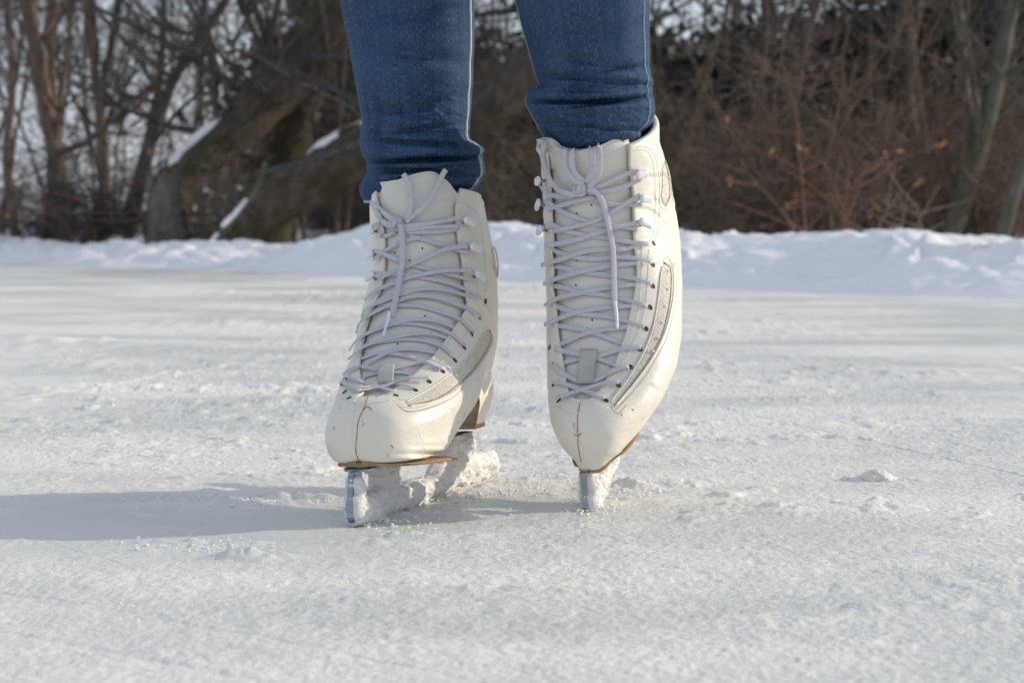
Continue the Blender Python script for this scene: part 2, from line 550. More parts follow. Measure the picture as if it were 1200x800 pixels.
        if sm and not raw:
            dm_ = np.array([dv[max(0, i - 2):i + 3].min() for i in range(n)]) if lift < .0045 else dv
            ds_ = smooth1(dm_, 2, 2) if lift < .0045 else smooth1(dv, sm, 2)
            if us or ue:
                ff = np.linspace(0, 1, n); dive = np.zeros(n, bool)
                if us: dive |= ff < us
                if ue: dive |= ff > 1 - ue
                dv = np.where(dive, ds_ * 0.5 + dv * 0.5, np.minimum(ds_, dv + 0.0004))
            else: dv = np.minimum(ds_, dv + 0.0004)
            nv = smooth1(nv, sm, 2)
            if us or ue:
                for i in range(n):
                    dt_ = cast(C[i][0], C[i][1], bv_t)[0]
                    if dt_ is not None and dt_ < dv[i] + .004: dv[i] = min(dv[i], dt_ + 0.0002)
        nv /= np.linalg.norm(nv, axis=1)[:, None]
        P = np.array(camp) + np.array(dd) * dv[:, None] + nv * lift
        return P, nv

    # --- laces: one lace per boot with its knot, ends
    lm = MB()
    for pts, us, ue, lift in D['laces']:
        P, nv = lay(pts, lift, 36, us, ue)
        if P is None: continue
        q = proj(P); e_ = np.array(D['eyelets'], float)
        d_ = np.hypot(q[:, None, 0] - e_[None, :, 0], q[:, None, 1] - e_[None, :, 1]).min(1)
        a_, b_ = 0, len(P)
        hk_ = np.array([h[:2] for h in D['hooks']], float)
        dh_ = np.hypot(q[:, None, 0] - hk_[None, :, 0], q[:, None, 1] - hk_[None, :, 1]).min(1)
        q_ = spline(np.array(pts, float), 36)
        miss = lambda i: us == 0 and (i < 7 or i > 28) and (cast(*q_[i])[0] is None or cast(q_[i][0] - 1.2, q_[i][1])[0] is None)
        while b_ - a_ > 6 and (d_[b_ - 1] < 2.4 or dh_[b_ - 1] < 4.5 or miss(b_ - 1)): b_ -= 1
        while b_ - a_ > 6 and (d_[a_] < 2.4 or dh_[a_] < 4.5 or miss(a_)): a_ += 1
        P, nv = P[a_:b_], nv[a_:b_]; m_ = len(P)
        dip = np.zeros(m_)
        if b_ < 36: dip[-2:] = [-.0006, -.0022]
        if a_ > 0: dip[:2] = [-.0022, -.0006]
        P = P + nv * (dip * min(1, lift / 0.0018))[:, None]
        w_ = D.get('lw', 0.0020) * (1 + 0.10 * np.sin(np.linspace(0, 5, m_) + lift * 9000))
        lm.sweep(P, nv, w_, 0.00050, 10, True, 0.65)
    for pts, lifts in D['bow']:
        P, nv = lay(pts, 0.0, 40)
        lf = np.interp(np.linspace(0, 1, 40), np.linspace(0, 1, len(lifts)), lifts)
        P = P + np.array([0, -1, 0.1]) * lf[:, None]
        lm.sweep(P, nv * 0.7 + np.array([0, -0.4, 0.1]), D.get('lw', 0.0020) * 1.15, 0.00055, 10, True, 0.65)
    kx, ky = D['knot']
    P, nv = lay([(kx - 1, ky), (kx + 1, ky)], 0.0045, 3)
    kc = P[1]
    for a0, tilt, r in ((0.3, 0.5, 0.0042), (1.9, -0.7, 0.0038), (1.1, 1.2, 0.0034)):
        th = np.linspace(0, 2 * PI, 20)
        c = np.stack([np.cos(th) * r, np.sin(th) * r * 0.5, np.sin(th) * r * 0.9], -1)
        Rm = np.array(Matrix.Rotation(a0, 3, 'Y') @ Matrix.Rotation(tilt, 3, 'X'))
        lm.sweep(kc + c @ Rm.T, [0, -1, 0.2], 0.0019, 0.0009, 8)
    lm.ball(kc, 0.0034, 10, 8)
    lace = lm.build('shoelace', M['lace'], root)
    ag = MB()
    P, nv = lay(D['hang'], 0.0, 40)
    P = P + np.array([0, -1, 0]) * np.interp(np.linspace(0, 1, 40), [0, .2, .8, 1], [.007, .006, .0055, .005])[:, None]
    hm = MB(); hm.sweep(P, nv * 0.5 + np.array([0.30, -0.6, 0.1]), 0.0022, 0.0006, 10, True, 0.65)
    hm.build('lace_end', M['lace'], lace)
    P, nv = lay(D['aglet'], 0.0052, 12)
    P[:, 1] -= 0.0005
    ag.sweep(P, nv, np.interp(np.linspace(0, 1, 12), [0, .9, 1], [.0014, .0011, .0005]), 0.0009, 8)
    ag.build('aglet', M['aglet'], lace)

    # --- hooks
    for (px, py, sgn) in D['hooks']:
        P, nv = lay([(px - 4 * sgn, py + 0.4), (px, py), (px + 7 * sgn, py - 0.6)], 0.0042, 12, sm=4)
        if P is None: continue
        hb = MB()
        w = 0.0032 * np.sqrt(np.clip(1 - (np.linspace(-1, 1, 12)) ** 8, 0.02, 1))
        # keep the hook straight and standing off the leather
        P0 = P[3]; dirv = bt.R * sgn * 0.95 - np.array([0, 0.22, 0]) * (0 if sgn > 0 else 1)
        n0 = nv[2]; dirv = dirv - n0 * dirv.dot(n0); dirv /= np.linalg.norm(dirv)
        L_ = 0.0130 if sgn > 0 else 0.0105
        PP = P0 + dirv[None] * (np.linspace(-0.42, 0.58, 12) * L_)[:, None] + n0 * 0.0016
        hb.sweep(PP, n0, w, w * 0.6, 14)
        hk = hb.build('lace_hook', M['hook'], root)
        sb = MB(); sb.sweep([P0 - n0 * 0.004, P0], dirv, 0.0012, 0.0012, 8)
        sb.build('hook_stem', M['steel'], hk)
    # --- eyelets
    for (px, py) in D['eyelets']:
        P, nv = lay([(px - 1, py), (px + 1, py)], 0.0002, 3, raw=True)
        if P is None: continue
        c, n0 = P[1], nv[1]
        ax = np.cross(n0, bt.U); ax /= np.linalg.norm(ax); ay = np.cross(n0, ax)
        th = np.arange(14) / 14 * 2 * PI
        eb = MB()
        V1 = c + (np.cos(th)[:, None] * ax * 0.0019 + np.sin(th)[:, None] * ay * 0.0023)
        V2 = c + (np.cos(th)[:, None] * ax * 0.0014 + np.sin(th)[:, None] * ay * 0.0018) + n0 * 0.0002
        V3 = c + (np.cos(th)[:, None] * ax * 0.0010 + np.sin(th)[:, None] * ay * 0.0013) - n0 * 0.0001
        eb.add(np.concatenate([V1, V2, V3]), grid_faces(3, 14, True).tolist() + [[28 + j for j in range(14)]])
        eb.build('eyelet', M['eyelet'], root)
    # --- tongue perforations
    pb = MB()
    for (px, py) in D['holes']:
        P, nv = lay([(px - 1, py), (px + 1, py)], 0.00015, 3, raw=True, tree=bv_t)
        if P is not None: pb.ball(P[1], 0.0007, 8, 5)
    tongue_holes = pb.build('perforations', M['hole'], tg)
    # --- thin seams
    for pts, r in D['dark']:
        P, nv = lay(pts, 0.0001, 50, raw=True)
        if P is not None:
            sb = MB(); rr = r * (0.75 + 0.5 * np.array([noise2(np.array(i * 0.7), np.array(px_)) for i, px_ in zip(range(50), [3.3] * 50)]))
            sb.sweep(P, nv, rr, 0.0003, 6); sb.build('seam', M['darkseam'], up)
    # --- stitch rows (dashes), all rows of a boot are one pattern
    sb = MB(); hb2 = MB()
    for pts, zig in D['stitch']:
        C = np.array(pts, float)
        Ln = np.linalg.norm(np.diff(C, axis=0), axis=1).sum()
        n = int(Ln / 1.1)
        P, nv = lay(pts, 0.00012, n, raw=True)
        if P is None: continue
        T = np.gradient(P, axis=0); T /= np.linalg.norm(T, axis=1)[:, None]
        Bv = np.cross(T, nv)
        # a soft channel line below the thread
        hb2.sweep(P - nv * 0.00035, nv, 0.0006, 0.0003, 6)
        if zig:
            for i in range(0, n - 1):
                sb.sweep([P[i] - Bv[i] * zig * 0.5, P[i + 1] + Bv[i + 1] * zig * 0.5], nv[i], 0.00019, 0.00016, 4)
        else:
            for i in range(0, n - 2, 3):
                sb.sweep([P[i] - nv[i] * .0002, P[i + 1] + nv[i] * 0.0001, P[i + 2] - nv[i] * .0002], nv[i], 0.00034, 0.0003, 5)
    sb.build('stitching', M['seam'], up)
    hb2.build('stitch_channel', M['seam'], up)
    # --- mesh panels
    for outer, inner in D['panels']:
        n = 46
        A = spline(np.array(outer, float), n); B_ = spline(np.array(inner, float), n)
        m_ = 9; pv = []; pn = []
        for i in range(n):
            for j in range(m_):
                f = j / (m_ - 1); c = A[i] * (1 - f) + B_[i] * f
                d, nn, dr = cast(*c)
                if d is None: pv.append(None); pn.append(None)
                else: pv.append(np.array(camp) + np.array(dr) * d + nn * 0.00035); pn.append(nn)
        good = [p is not None for p in pv]
        V = np.array([p if p is not None else (0, 0, 0) for p in pv])
        F = [f for f in grid_faces(n, m_).tolist() if all(good[x] for x in f)]
        if not F: continue
        pa = mesh_obj('mesh_panel', V, F, M['panel'], root)
        for line, r, mt in ((A, 0.0007, 'leather'), (B_, 0.0004, 'leather')):
            P, nv = lay(line, 0.0004, 60, raw=True)
            if P is not None:
                e = MB(); e.sweep(P, nv, r, r, 8); e.build('piping', M[mt], pa)
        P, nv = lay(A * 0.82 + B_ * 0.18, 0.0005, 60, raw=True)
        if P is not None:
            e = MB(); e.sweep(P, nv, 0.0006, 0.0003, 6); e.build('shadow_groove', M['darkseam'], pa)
    for (px, py) in D['gems']:
        P, nv = lay([(px - 1, py), (px + 1, py)], 0.0008, 3, raw=True)
        if P is None: continue
        g = MB(); g.ball(P[1], 0.0011, 6, 5); g.build('rhinestone', M['gem'], root, smooth=False)
    # --- lace loop tab on the tongue
    tb = np.array(D['tab'], float)
    m_ = 10; V = []
    for i in range(m_):
        for j in range(m_):
            a_ = i / (m_ - 1); b_ = j / (m_ - 1)
            c = (tb[0] * (1 - b_) + tb[1] * b_) * (1 - a_) + (tb[3] * (1 - b_) + tb[2] * b_) * a_
            d, nn, dr = cast(*c)
            V.append(np.array(camp) + np.array(dr) * d + nn * (0.0022 + 0.0014 * math.sin(a_ * PI)))
    tbo = mesh_obj('tongue_tab', V, grid_faces(m_, m_), M['tab'], root)
    so = tbo.modifiers.new('t', 'SOLIDIFY'); so.thickness = 0.0012
    # --- sole
    ts = np.linspace(0, 4.8, 60)
    k = st_at(ts); sk = np.interp(ts, [0, 2, 4, 8, 11, 13], [0, .15, .22, .2, .08, 0])
    a = k[:, 2]; h = k[:, 3]; w = k[:, 4]
    arch = np.interp(a, [0.150, 0.165, 0.190, 0.215], [0.15, 0.30, 0.72, 0.985])
    wr = w * arch * (1 + sk) * .90; wl = w * arch * (1 - sk) * .93
    tf = np.interp(ts, [0, .4, 1, 2, 4], [.25, .7, .86, .94, 1.0]); wr = wr * tf; wl = wl * tf * .89
    a = a + np.interp(ts, [0, 1, 3], [0.0012, 0.0004, 0])
    sv = []
    for dh, dw in ((0.0006, -0.003), (0.0003, -0.0006), (-0.0006, -0.0002), (-0.0008, -0.0006), (-0.0011, -0.0004), (-0.0016, -0.0010)):
        sv.append(np.stack([bt.loc(a, wr + dw, h + dh, True), ], 1))
    right = np.concatenate(sv, 1)     # (n,6,3)
    left = np.concatenate([bt.loc(a, -(wl + dw), h + dh, True)[:, None] for dh, dw in ((0.0006, -0.003), (0.0003, -0.0006), (-0.0006, -0.0002), (-0.0008, -0.0006), (-0.0011, -0.0004), (-0.0016, -0.0010))], 1)
    ring = np.concatenate([right, left[:, ::-1]], 1)
    Fs = grid_faces(len(ts), 12, True).tolist() + [list(range(12)), [(len(ts) - 1) * 12 + i for i in range(12)][::-1]]
    mesh_obj('sole', ring.reshape(-1, 3), Fs, M['soleedge'], root)
    # --- heel
    hv = []; nh, na = 14, 40
    for i in range(nh):
        f = i / (nh - 1)
        a0 = 0.006 + 0.001 * f; a1 = 0.078 - 0.018 * math.sin(min(1, f * 1.15) * PI / 2) - 0.004 * f
        hw = (0.0300 + 0.0005 * f) * D.get('heel', 1.0)
        th = np.linspace(-PI / 2, PI / 2, na)     # rounded back, open front
        rb = min(hw, 0.03)
        xs = np.sin(th) * hw
        aa = a0 + rb * 0.9 * (1 - np.cos(th))
        xs = np.concatenate([[-hw * 0.985], xs, [hw * 0.985]]); aa = np.concatenate([[a1], aa, [a1]])
        top = np.interp(aa, [0, 0.03, 0.065, 0.09], [0.045, 0.0395, 0.0345, 0.028]) + 0.007
        hh = top * (1 - f) + 0.0075 * f
        hv.append(bt.loc(aa, xs, hh, True))
    hv = np.array(hv); nn_ = hv.shape[1]
    F = grid_faces(nh, nn_).tolist()
    heel = mesh_obj('heel', hv.reshape(-1, 3), F, M['leather'], root)
    # breast (front face), slightly concave
    bvx = []
    for i in range(nh):
        A_, B_ = hv[i, -1], hv[i, 0]
        for j in range(9):
            f = j / 8
            bvx.append(A_ * (1 - f) + B_ * f - bt.F * 0.006 * math.sin(f * PI))
    mesh_obj('heel_breast', bvx, grid_faces(nh, 9), M['heelfront'], heel)
    for c_ in (-1, 0):
        e = MB(); e.sweep(hv[:, c_], bt.F, 0.0009, 0.0009, 6); e.build('heel_edge', M['soleedge'], heel)
    low = hv[-1]
    cap = np.concatenate([low, low - bt.U * 0.0035])
    Fc = [[i, i + 1, nn_ + i + 1, nn_ + i] for i in range(nn_ - 1)] + [[nn_ - 1, 0, nn_, 2 * nn_ - 1]] + [[nn_ + i for i in range(nn_)], list(range(nn_))[::-1]]
    mesh_obj('heel_cap', cap, Fc, M['soleedge'], heel, smooth=False)
    # --- blade
    bm_ = MB(); BSK = D['blade_skew']
    def slab(poly, th=0.0019):
        n = len(poly)
        V = [bt.loc(a_, th + (.262 - a_) * BSK, h_) for a_, h_ in poly] + [bt.loc(a_, -th + (.262 - a_) * BSK, h_) for a_, h_ in poly]
        F = [list(range(n)), [n + i for i in range(n)][::-1]] + [[i, n + i, n + (i + 1) % n, (i + 1) % n] for i in range(n)]
        bm_.add(np.array(V), F)
    run_b = [(x, -0.043 + 0.0035 * ((x - 0.15) / 0.17) ** 2 * (1 if x < 0.15 else .4)) for x in np.linspace(-0.045, 0.256, 28)]
    run_t = [(x, -0.0300) for x in np.linspace(0.2555, -0.040, 28)]
    slab(run_b + run_t)
    slab([(.257, -.0425), (.2615, -.0430), (.2600, -.0405), (.2650, -.0400), (.2635, -.0375), (.2680, -.0360), (.2670, -.0330), (.2685, -.0300), (.2655, -.0240), (.2620, -.0120), (.2600, -.0050), (.2440, -.0050), (.2480, -.0180), (.2520, -.0290)], 0.0021)
    slab([(.2060, -.0301), (.2010, -.0170), (.2020, -.0050), (.1760, -.0030), (.1790, -.0160), (.1720, -.0301)])
    slab([(.0740, -.0301), (.0570, -.0180), (.0500, -.0050), (.0200, -.0050), (.0180, -.0180), (.0020, -.0301)])
    blade = bm_.build('blade', M['steel'], root, smooth=False)
    for nm, a0, a1, hw, h0, h1 in (('toe_plate', .165, .252, .013, -.0041, -.0056), ('heel_plate', .012, .060, .016, -.0041, -.0056)):
        pl = MB(); th = np.linspace(0, 2 * PI, 28, endpoint=False)
        am, al = (a0 + a1) / 2, (a1 - a0) / 2
        aa = am + al * spow(np.cos(th), .55); xx = hw * spow(np.sin(th), .55)
        V = np.concatenate([bt.loc(aa, xx, h0 + 0 * aa), bt.loc(aa, xx, h1 + 0 * aa)])
        pl.add(V, [[i, (i + 1) % 28, 28 + (i + 1) % 28, 28 + i] for i in range(28)] + [list(range(28)), [28 + i for i in range(28)][::-1]])
        pl.build(nm, M['steel'], blade, smooth=False)
    # --- snow packed on the blade
    sb = MB(); ps = MB()
    ga, gh = 300, 70
    A_, H_ = np.meshgrid(np.linspace(-.06, .272, ga), np.linspace(-.047, -.001, gh), indexing='ij')
    for side, tk in ((1, 1.0), (-1, 0.55)):
        f = np.full(A_.shape, -1.0)
        for (x0, y0, x1, y1, r) in D['snow_caps']:
            dx, dy = x1 - x0, y1 - y0
            tt_ = np.clip(((A_ - x0) * dx + (H_ - y0) * dy) / (dx * dx + dy * dy + 1e-12), 0, 1)
            f = np.maximum(f, r - np.hypot(A_ - x0 - tt_ * dx, H_ - y0 - tt_ * dy))
        f = f + (fbm(A_ * 160, H_ * 160, 5, 3) - 0.5) * 0.008
        f = np.where(H_ > -0.037, np.minimum(f, 0.2650 - A_), f)
        msk = f > -0.0002
        thk = np.sqrt(np.clip(f, 0, None) * 0.006) * (0.55 + 0.9 * fbm(A_ * 230, H_ * 230, 11 + side, 4)) * tk
        thk += (noise2(A_ * 900, H_ * 900, 3) - .5) * 0.0009 * (f > 0.001)
        P = bt.loc(A_, side * (0.0024 * np.clip(f / 0.0012, 0, 1) + thk) + (.262 - A_) * BSK, H_)
        F = grid_faces(ga, gh)
        F = F[(f > 0).ravel()[F].any(1)]
        if side < 0: F = F[:, ::-1]
        ps.add(P.reshape(-1, 3), F)
    ps.build('packed_snow', M['packed'], blade)
    return root
# ------------------------------------------------------------------ the two skates, lines read from the photograph
LEFT = dict(
 vamp_y=464,
 throat_r=[(541,228),(535,240),(535,262),(538,283),(542,303),(544,320),(547,345),(549,353),(545,367),(533,383),(520,401),(513,410),(502,423),(485,437),(477,446),(463,454),(452,461),(440,464)],
 throat_l=[(438,222),(442,240),(447,262),(450,280),(450,300),(450,316),(447,335),(442,347),(436,360),(431,372),(427,386),(423,405),(421,420),(421,432),(422,442),(426,453),(432,461),(437,464)],
 tongue_top=[(430,214),(438,212),(445,214),(465,212),(480,206),(500,201),(510,202),(525,212),(535,225),(540,234),(546,244)],
 knot=(468,263), lw=0.0018,
 laces=[
  # pts, under_start, under_end, lift
  ([(473,267),(507,262),(538,255)],0,0,.0036), ([(475,270),(508,267),(541,266)],0,0,.0030), ([(475,273),(508,272),(535,269)],0,0,.0020),
  ([(463,268),(450,262),(440,266)],0,0,.0030), ([(465,272),(455,277),(442,275)],0,0,.0024),
  ([(492,279),(470,285),(450,298),(441,304)],0,0,.0024), ([(480,278),(493,280),(517,288),(547,297)],0,0,.0016),
  ([(545,288),(520,293),(500,303),(472,317),(442,331)],0,0,.0030), ([(440,294),(449,297),(463,303),(483,311),(517,320),(552,329)],0,0,.0014),
  ([(551,318),(517,319),(483,326),(467,332),(442,343),(431,353)],0,0,.0026), ([(440,321),(467,322),(500,327),(533,335),(567,351)],0,0,.0014),
  ([(549,349),(517,341),(492,341),(458,352),(433,363),(427,374)],.15,0,.0024), ([(440,357),(452,349),(467,346),(492,346),(525,355),(543,360),(562,371)],.15,0,.0014),
  ([(547,365),(517,352),(490,349),(467,355),(428,377),(421,392)],.15,0,.0026), ([(436,367),(450,362),(465,359),(492,360),(520,368),(538,375),(554,390)],.15,0,.0014),
  ([(533,387),(508,378),(483,377),(462,382),(440,390),(422,400),(413,412)],.15,0,.0026), ([(428,393),(450,383),(478,380),(507,385),(527,392),(544,406)],.15,0,.0014),
  ([(527,400),(500,393),(467,397),(433,407),(411,423)],.15,0,.0026), ([(425,407),(445,402),(467,399),(493,400),(517,407),(532,421)],.15,0,.0014),
  ([(513,417),(487,412),(463,413),(443,422),(428,432)],.15,.15,.0026), ([(423,422),(445,415),(470,417),(490,423),(512,433),(518,435)],.15,0,.0014),
  ([(460,435),(487,428),(498,426),(508,430),(518,434)],0,0,.0024), ([(405,440),(412,435),(425,432),(446,436)],0,0,.0022),
  ([(424,447),(430,442),(446,438)],.2,0,.0014), ([(460,438),(472,438),(485,441)],0,.2,.0014),
  ([(503,446),(490,446),(478,446),(462,452),(447,457),(417,463)],0,0,.0030), ([(403,447),(408,442),(417,446),(435,453),(450,458)],0,0,.0016),
  ([(487,456),(470,452),(456,452)],0,0,.0016), ([(413,460),(425,457),(440,456),(463,462)],0,0,.0022),
  ([(398,452),(403,449),(415,457),(428,460)],0,0,.0018)],
 bow=[([(473,205),(478,212),(481,224),(482,240),(477,257)],[.006,.007,.006,.006,.006]), ([(523,200),(519,206),(513,220),(498,242),(476,260)],[.006,.007,.007,.006,.005]),
      ([(467,261),(455,254),(443,244),(435,238)],[.006,.008,.008,.004]), ([(464,267),(452,262),(445,255),(438,243),(435,238)],[.005,.006,.007,.006,.004])],
 hang=[(470,262),(472,283),(472,307),(470,317),(465,345),(459,371)], aglet=[(459,370),(455,386),(451,400)],
 hooks=[(544,261,1),(551,291,1),(556,324,1),(441,271,-1),(441,299,-1),(440,327,-1)],
 eyelets=[(569,353),(562,372),(553,391),(544,407),(533,422),(519,435),(503,447),(487,457),(464,463),(409,466),(404,459),(407,442)],
 holes=[(495,291),(480,305),(463,296),(478,356),(498,370),(454,374),(466,403)],
 dark=[([(433,461),(427,477),(420,493),(418,512),(417,528),(421,541)],.0004), ([(425,481),(430,476),(436,480)],.0006), ([(458,521),(460,523),(461,525)],.0004), ([(455,531),(455,536)],.00022), ([(391,500),(392,503)],.0003)],
 stitch=[([(398,463),(403,468),(428,472),(450,471),(462,468)],0),
  ([(545,240),(557,248),(565,273),(568,307),(570,332),(567,342)],0),
  ([(558,362),(550,382),(541,397),(530,411),(515,424),(499,436),(482,446),(466,452)],0),
  ([(549,362),(540,378),(530,393),(519,408),(507,419),(491,431)],0),
  ([(465,473),(478,482),(503,478),(530,466),(543,453)],.0012), ([(466,468),(480,468),(500,459),(518,448),(536,434)],.0012),
  ([(470,476),(486,478),(508,472),(528,462)],0),
  ([(440,215),(465,215),(480,209),(500,204),(512,206),(525,215)],0), ([(490,338),(520,340),(544,345)],0), ([(455,341),(470,338),(490,338)],0)],
 panels=[([(574,387),(577,398),(570,415),(555,437),(540,452),(525,464),(503,473),(480,476)],[(571,387),(565,393),(556,407),(545,422),(533,434),(516,447),(498,459),(476,471)]),
         ([(578,289),(581,296),(583,312),(582,325)],[(576,292),(577,300),(579,314),(581,324)])],
 gems=[],
 tab=[(445,431),(463,431),(461,452),(443,452)],
 blade_skew=.04,
 snow_caps=[(.2595,-.034,.256,-.014,.0062),(.075,-.026,.055,-.010,.013),(.07,-.028,.03,-.010,.017),(.035,-.028,-.035,-.034,.012),(.252,-.034,.228,-.036,.0135),(.262,-.030,.255,-.018,.006),(.208,-.030,.200,-.010,.0170),(.215,-.036,.09,-.037,.0100),(.09,-.034,.045,-.010,.015),(.070,-.026,.0,-.036,.011),(.24,-.005,.17,-.006,.003)],
)
RIGHT = dict(
 vamp_y=468, rise=1.4, heel=0.82,
 throat_r=[(741,165),(739,176),(738,195),(742,223),(743,257),(743,277),(744,292),(747,315),(744,340),(739,363),(734,387),(728,405),(720,427),(707,450),(700,460),(690,467),(683,468.5)],
 throat_l=[(640,165),(641,190),(644,220),(645,250),(647,275),(648,288),(645,298),(648,315),(646,335),(651,360),(653,390),(657,410),(660,427),(663,447),(667,460),(674,467),(680,468.5)],
 tongue_top=[(630,164),(636,164),(641,166),(650,172),(662,177),(680,177),(703,171),(720,163),(733,161),(742,163),(750,168)],
 knot=(682,220), lw=0.00185,
 laces=[
  ([(690,222),(705,216),(720,208),(735,201),(746,199)],0,0,.0040), ([(690,225),(705,224),(723,220),(737,214),(748,209)],0,0,.0034),
  ([(637,214),(642,222),(652,228),(675,230)],0,0,.0040),
  ([(641,246),(660,241),(678,235),(697,231)],0,0,.0026), ([(750,240),(735,240),(718,240),(700,235),(690,229)],0,0,.0018),
  ([(748,228),(728,240),(703,257),(670,267),(643,273)],0,0,.0030), ([(639,235),(648,239),(660,248),(687,259),(700,263),(725,266),(749,269)],0,0,.0016),
  ([(750,260),(735,264),(713,269),(687,278),(662,285),(636,288)],0,0,.0026), ([(640,265),(650,264),(662,270),(687,276),(713,280),(740,285),(765,287)],0,0,.0016),
  ([(648,291),(658,297),(678,302),(700,304),(720,302),(740,303),(763,308)],.12,0,.0014), ([(746,289),(730,293),(713,293),(687,295),(667,302),(638,311)],.12,0,.0026),
  ([(648,312),(660,314),(678,318),(703,322),(737,326),(763,333)],.12,0,.0014), ([(748,309),(730,311),(713,313),(678,320),(655,327),(641,333)],.12,0,.0026),
  ([(650,335),(665,338),(678,342),(713,347),(737,353),(762,359)],.12,0,.0014), ([(748,334),(730,336),(713,338),(678,345),(655,351),(642,358)],.12,0,.0026),
  ([(652,358),(665,364),(680,368),(707,371),(727,375),(755,383)],.12,0,.0014), ([(744,359),(725,361),(707,362),(678,367),(655,375),(642,381)],.12,0,.0026),
  ([(654,382),(670,384),(687,388),(703,393),(732,405)],.12,.12,.0014), ([(738,383),(725,386),(713,387),(687,392),(656,406)],.12,.12,.0026),
  ([(645,407),(654,409),(662,412),(682,417),(688,420)],0,0,.0020), ([(750,408),(738,408),(727,410),(712,415),(694,422)],0,0,.0020),
  ([(657,428),(668,424),(684,421)],.2,0,.0014), ([(726,430),(715,426),(700,421)],.2,0,.0014),
  ([(647,428),(654,433),(663,440),(680,449)],0,0,.0020), ([(738,430),(728,432),(720,435),(708,442),(695,449)],0,0,.0020),
  ([(650,449),(660,450),(678,457),(695,463),(709,468)],0,0,.0018), ([(725,451),(715,450),(700,454),(680,461),(656,468)],0,0,.0032)],
 bow=[([(677,229),(665,228),(653,223),(643,210),(636,192),(636,175),(641,166),(650,163),(660,167)],[.006,.008,.009,.009,.007,.006,.006,.003,-.002]),
      ([(684,217),(673,213),(662,200),(660,186),(664,173),(672,168),(681,171)],[.006,.008,.009,.009,.008,.006,.002]),
      ([(685,214),(675,206),(670,195),(670,182),(676,174),(685,172)],[.005,.007,.008,.007,.005,.001]),
      ([(687,166),(690,170),(694,184),(694,200),(687,215)],[-.002,.005,.008,.008,.006]),
      ([(705,168),(702,168),(702,190),(700,207),(690,221)],[-.002,.006,.009,.009,.006])],
 hang=[(688,222),(697,224),(704,233),(709,247),(713,265),(718,293),(719,327),(720,358)], aglet=[(720,356),(722,372),(723,389)],
 hooks=[(746,204,1),(751,233,1),(751,264,1),(638,212,-1),(638,240,-1),(640,270,-1)],
 eyelets=[(766,285),(765,310),(765,335),(762,360),(757,385),(750,409),(739,430),(725,451),(710,469),(655,469),(649,450),(647,428),(644,407)],
 holes=[(676,305),(675,334),(694,375),(680,396),(676,250),(693,240),(712,248)],
 dark=[([(680,470),(677,490),(677,509),(678,525),(681,541)],.0004), ([(673,509),(677,510),(681,508)],.0006), ([(741,479),(742,481)],.0004), ([(728,484),(729,487)],.0002)],
 stitch=[([(652,475),(663,482),(678,484),(695,483),(713,477)],0),
  ([(743,176),(757,177),(765,190),(768,223),(767,257),(765,277),(759,284)],0), ([(746,172),(759,173),(769,188),(773,223),(772,257),(768,282)],0),
  ([(752,290),(751,330),(748,360),(742,385),(733,410),(720,438),(710,455)],0), ([(760,292),(759,330),(756,358),(750,384),(742,404),(731,424),(716,444)],0),
  ([(775,312),(772,327),(769,360),(763,385),(757,400),(749,418),(735,440),(714,468)],.0011), ([(784,303),(792,318),(792,340),(789,365),(783,391),(772,415),(752,447),(722,480)],.0012),
  ([(715,473),(724,484),(735,474)],.0009),
  ([(777,306),(786,300),(795,316)],0),
  ([(776,190),(773,215),(773,238),(779,246),(787,240),(788,225)],0),
  ([(642,170),(652,176),(664,181)],0), ([(705,175),(720,167),(733,165)],0), ([(652,288),(670,292),(695,294),(740,291)],0), ([(652,286),(670,289),(695,291),(740,288)],0)],
 panels=[([(778,308),(787,312),(789,330),(788,350),(784,372),(778,392),(766,417),(746,446),(721,476)],[(776,312),(774,322),(773,335),(770,358),(765,384),(759,402),(750,421),(737,443),(716,471)]),
         ([(779,189),(783,202),(785,214),(786,230),(780,241)],[(777,194),(776,206),(776,218),(775,230),(779,240)])],
 gems=[(782,318),(782,339),(779,359),(776,378),(771,396),(765,412)],
 tab=[(681,411),(701,411),(696,452),(678,452)],
 blade_skew=.03,
 snow_caps=[(.256,-.036,.242,-.034,.010),(.262,-.030,.25,-.012,.007),(.24,-.036,.09,-.036,.0090),(.205,-.030,.197,-.008,.013),(.09,-.034,.045,-.010,.015),(.24,-.008,.17,-.010,.008)],
)
bl_ = Boot(ground(413, 617), rad(15.5), 0, rad(2.5))
bl_.fit([(437,213),(433,240),(434,290),(433,320),(428,345),(420,380),(410,420),(400,440),(390,470),(382,500),(381,520),(385,535),(393,545)],
        [(560,229),(568,245),(578,290),(583,320),(584,360),(583,400),(577,430),(560,470),(540,500),(522,528),(512,541)])
skate_l = build_boot(bl_, LEFT, 'white figure skate gliding flat on the ice, its heel and snow-caked blade in view', 'worn pair of white figure skates')
br_ = Boot(ground(690, 597) - np.array([0, 0, 0.006]), rad(14), rad(27), rad(2))
br_.tc = 15.4
br_.fit([(632,165),(634,200),(636,240),(638,300),(640,350),(640,400),(641,450),(644,490),(655,520),(672,540),(688,549)],
        [(766,146),(778,180),(790,230),(797,280),(800,330),(799,390),(793,430),(775,470),(750,505),(725,535),(705,547)])
skate_r = build_boot(br_, RIGHT, 'white figure skate poised on its toe pick, with rhinestones down its side panel', 'worn pair of white figure skates')
# ------------------------------------------------------------------ ice (one sheet to the horizon), real bumps near the skates
def axis_pts(lo, hi, a, b, step, g=1.03):
    c = list(np.arange(a, b, step)); s_ = step; x = c[-1]
    while x < hi: s_ *= g; x += s_; c.append(x)
    s_ = step; x = c[0]; l = []
    while x > lo: s_ *= g; x -= s_; l.append(x)
    return np.array(l[::-1] + c)

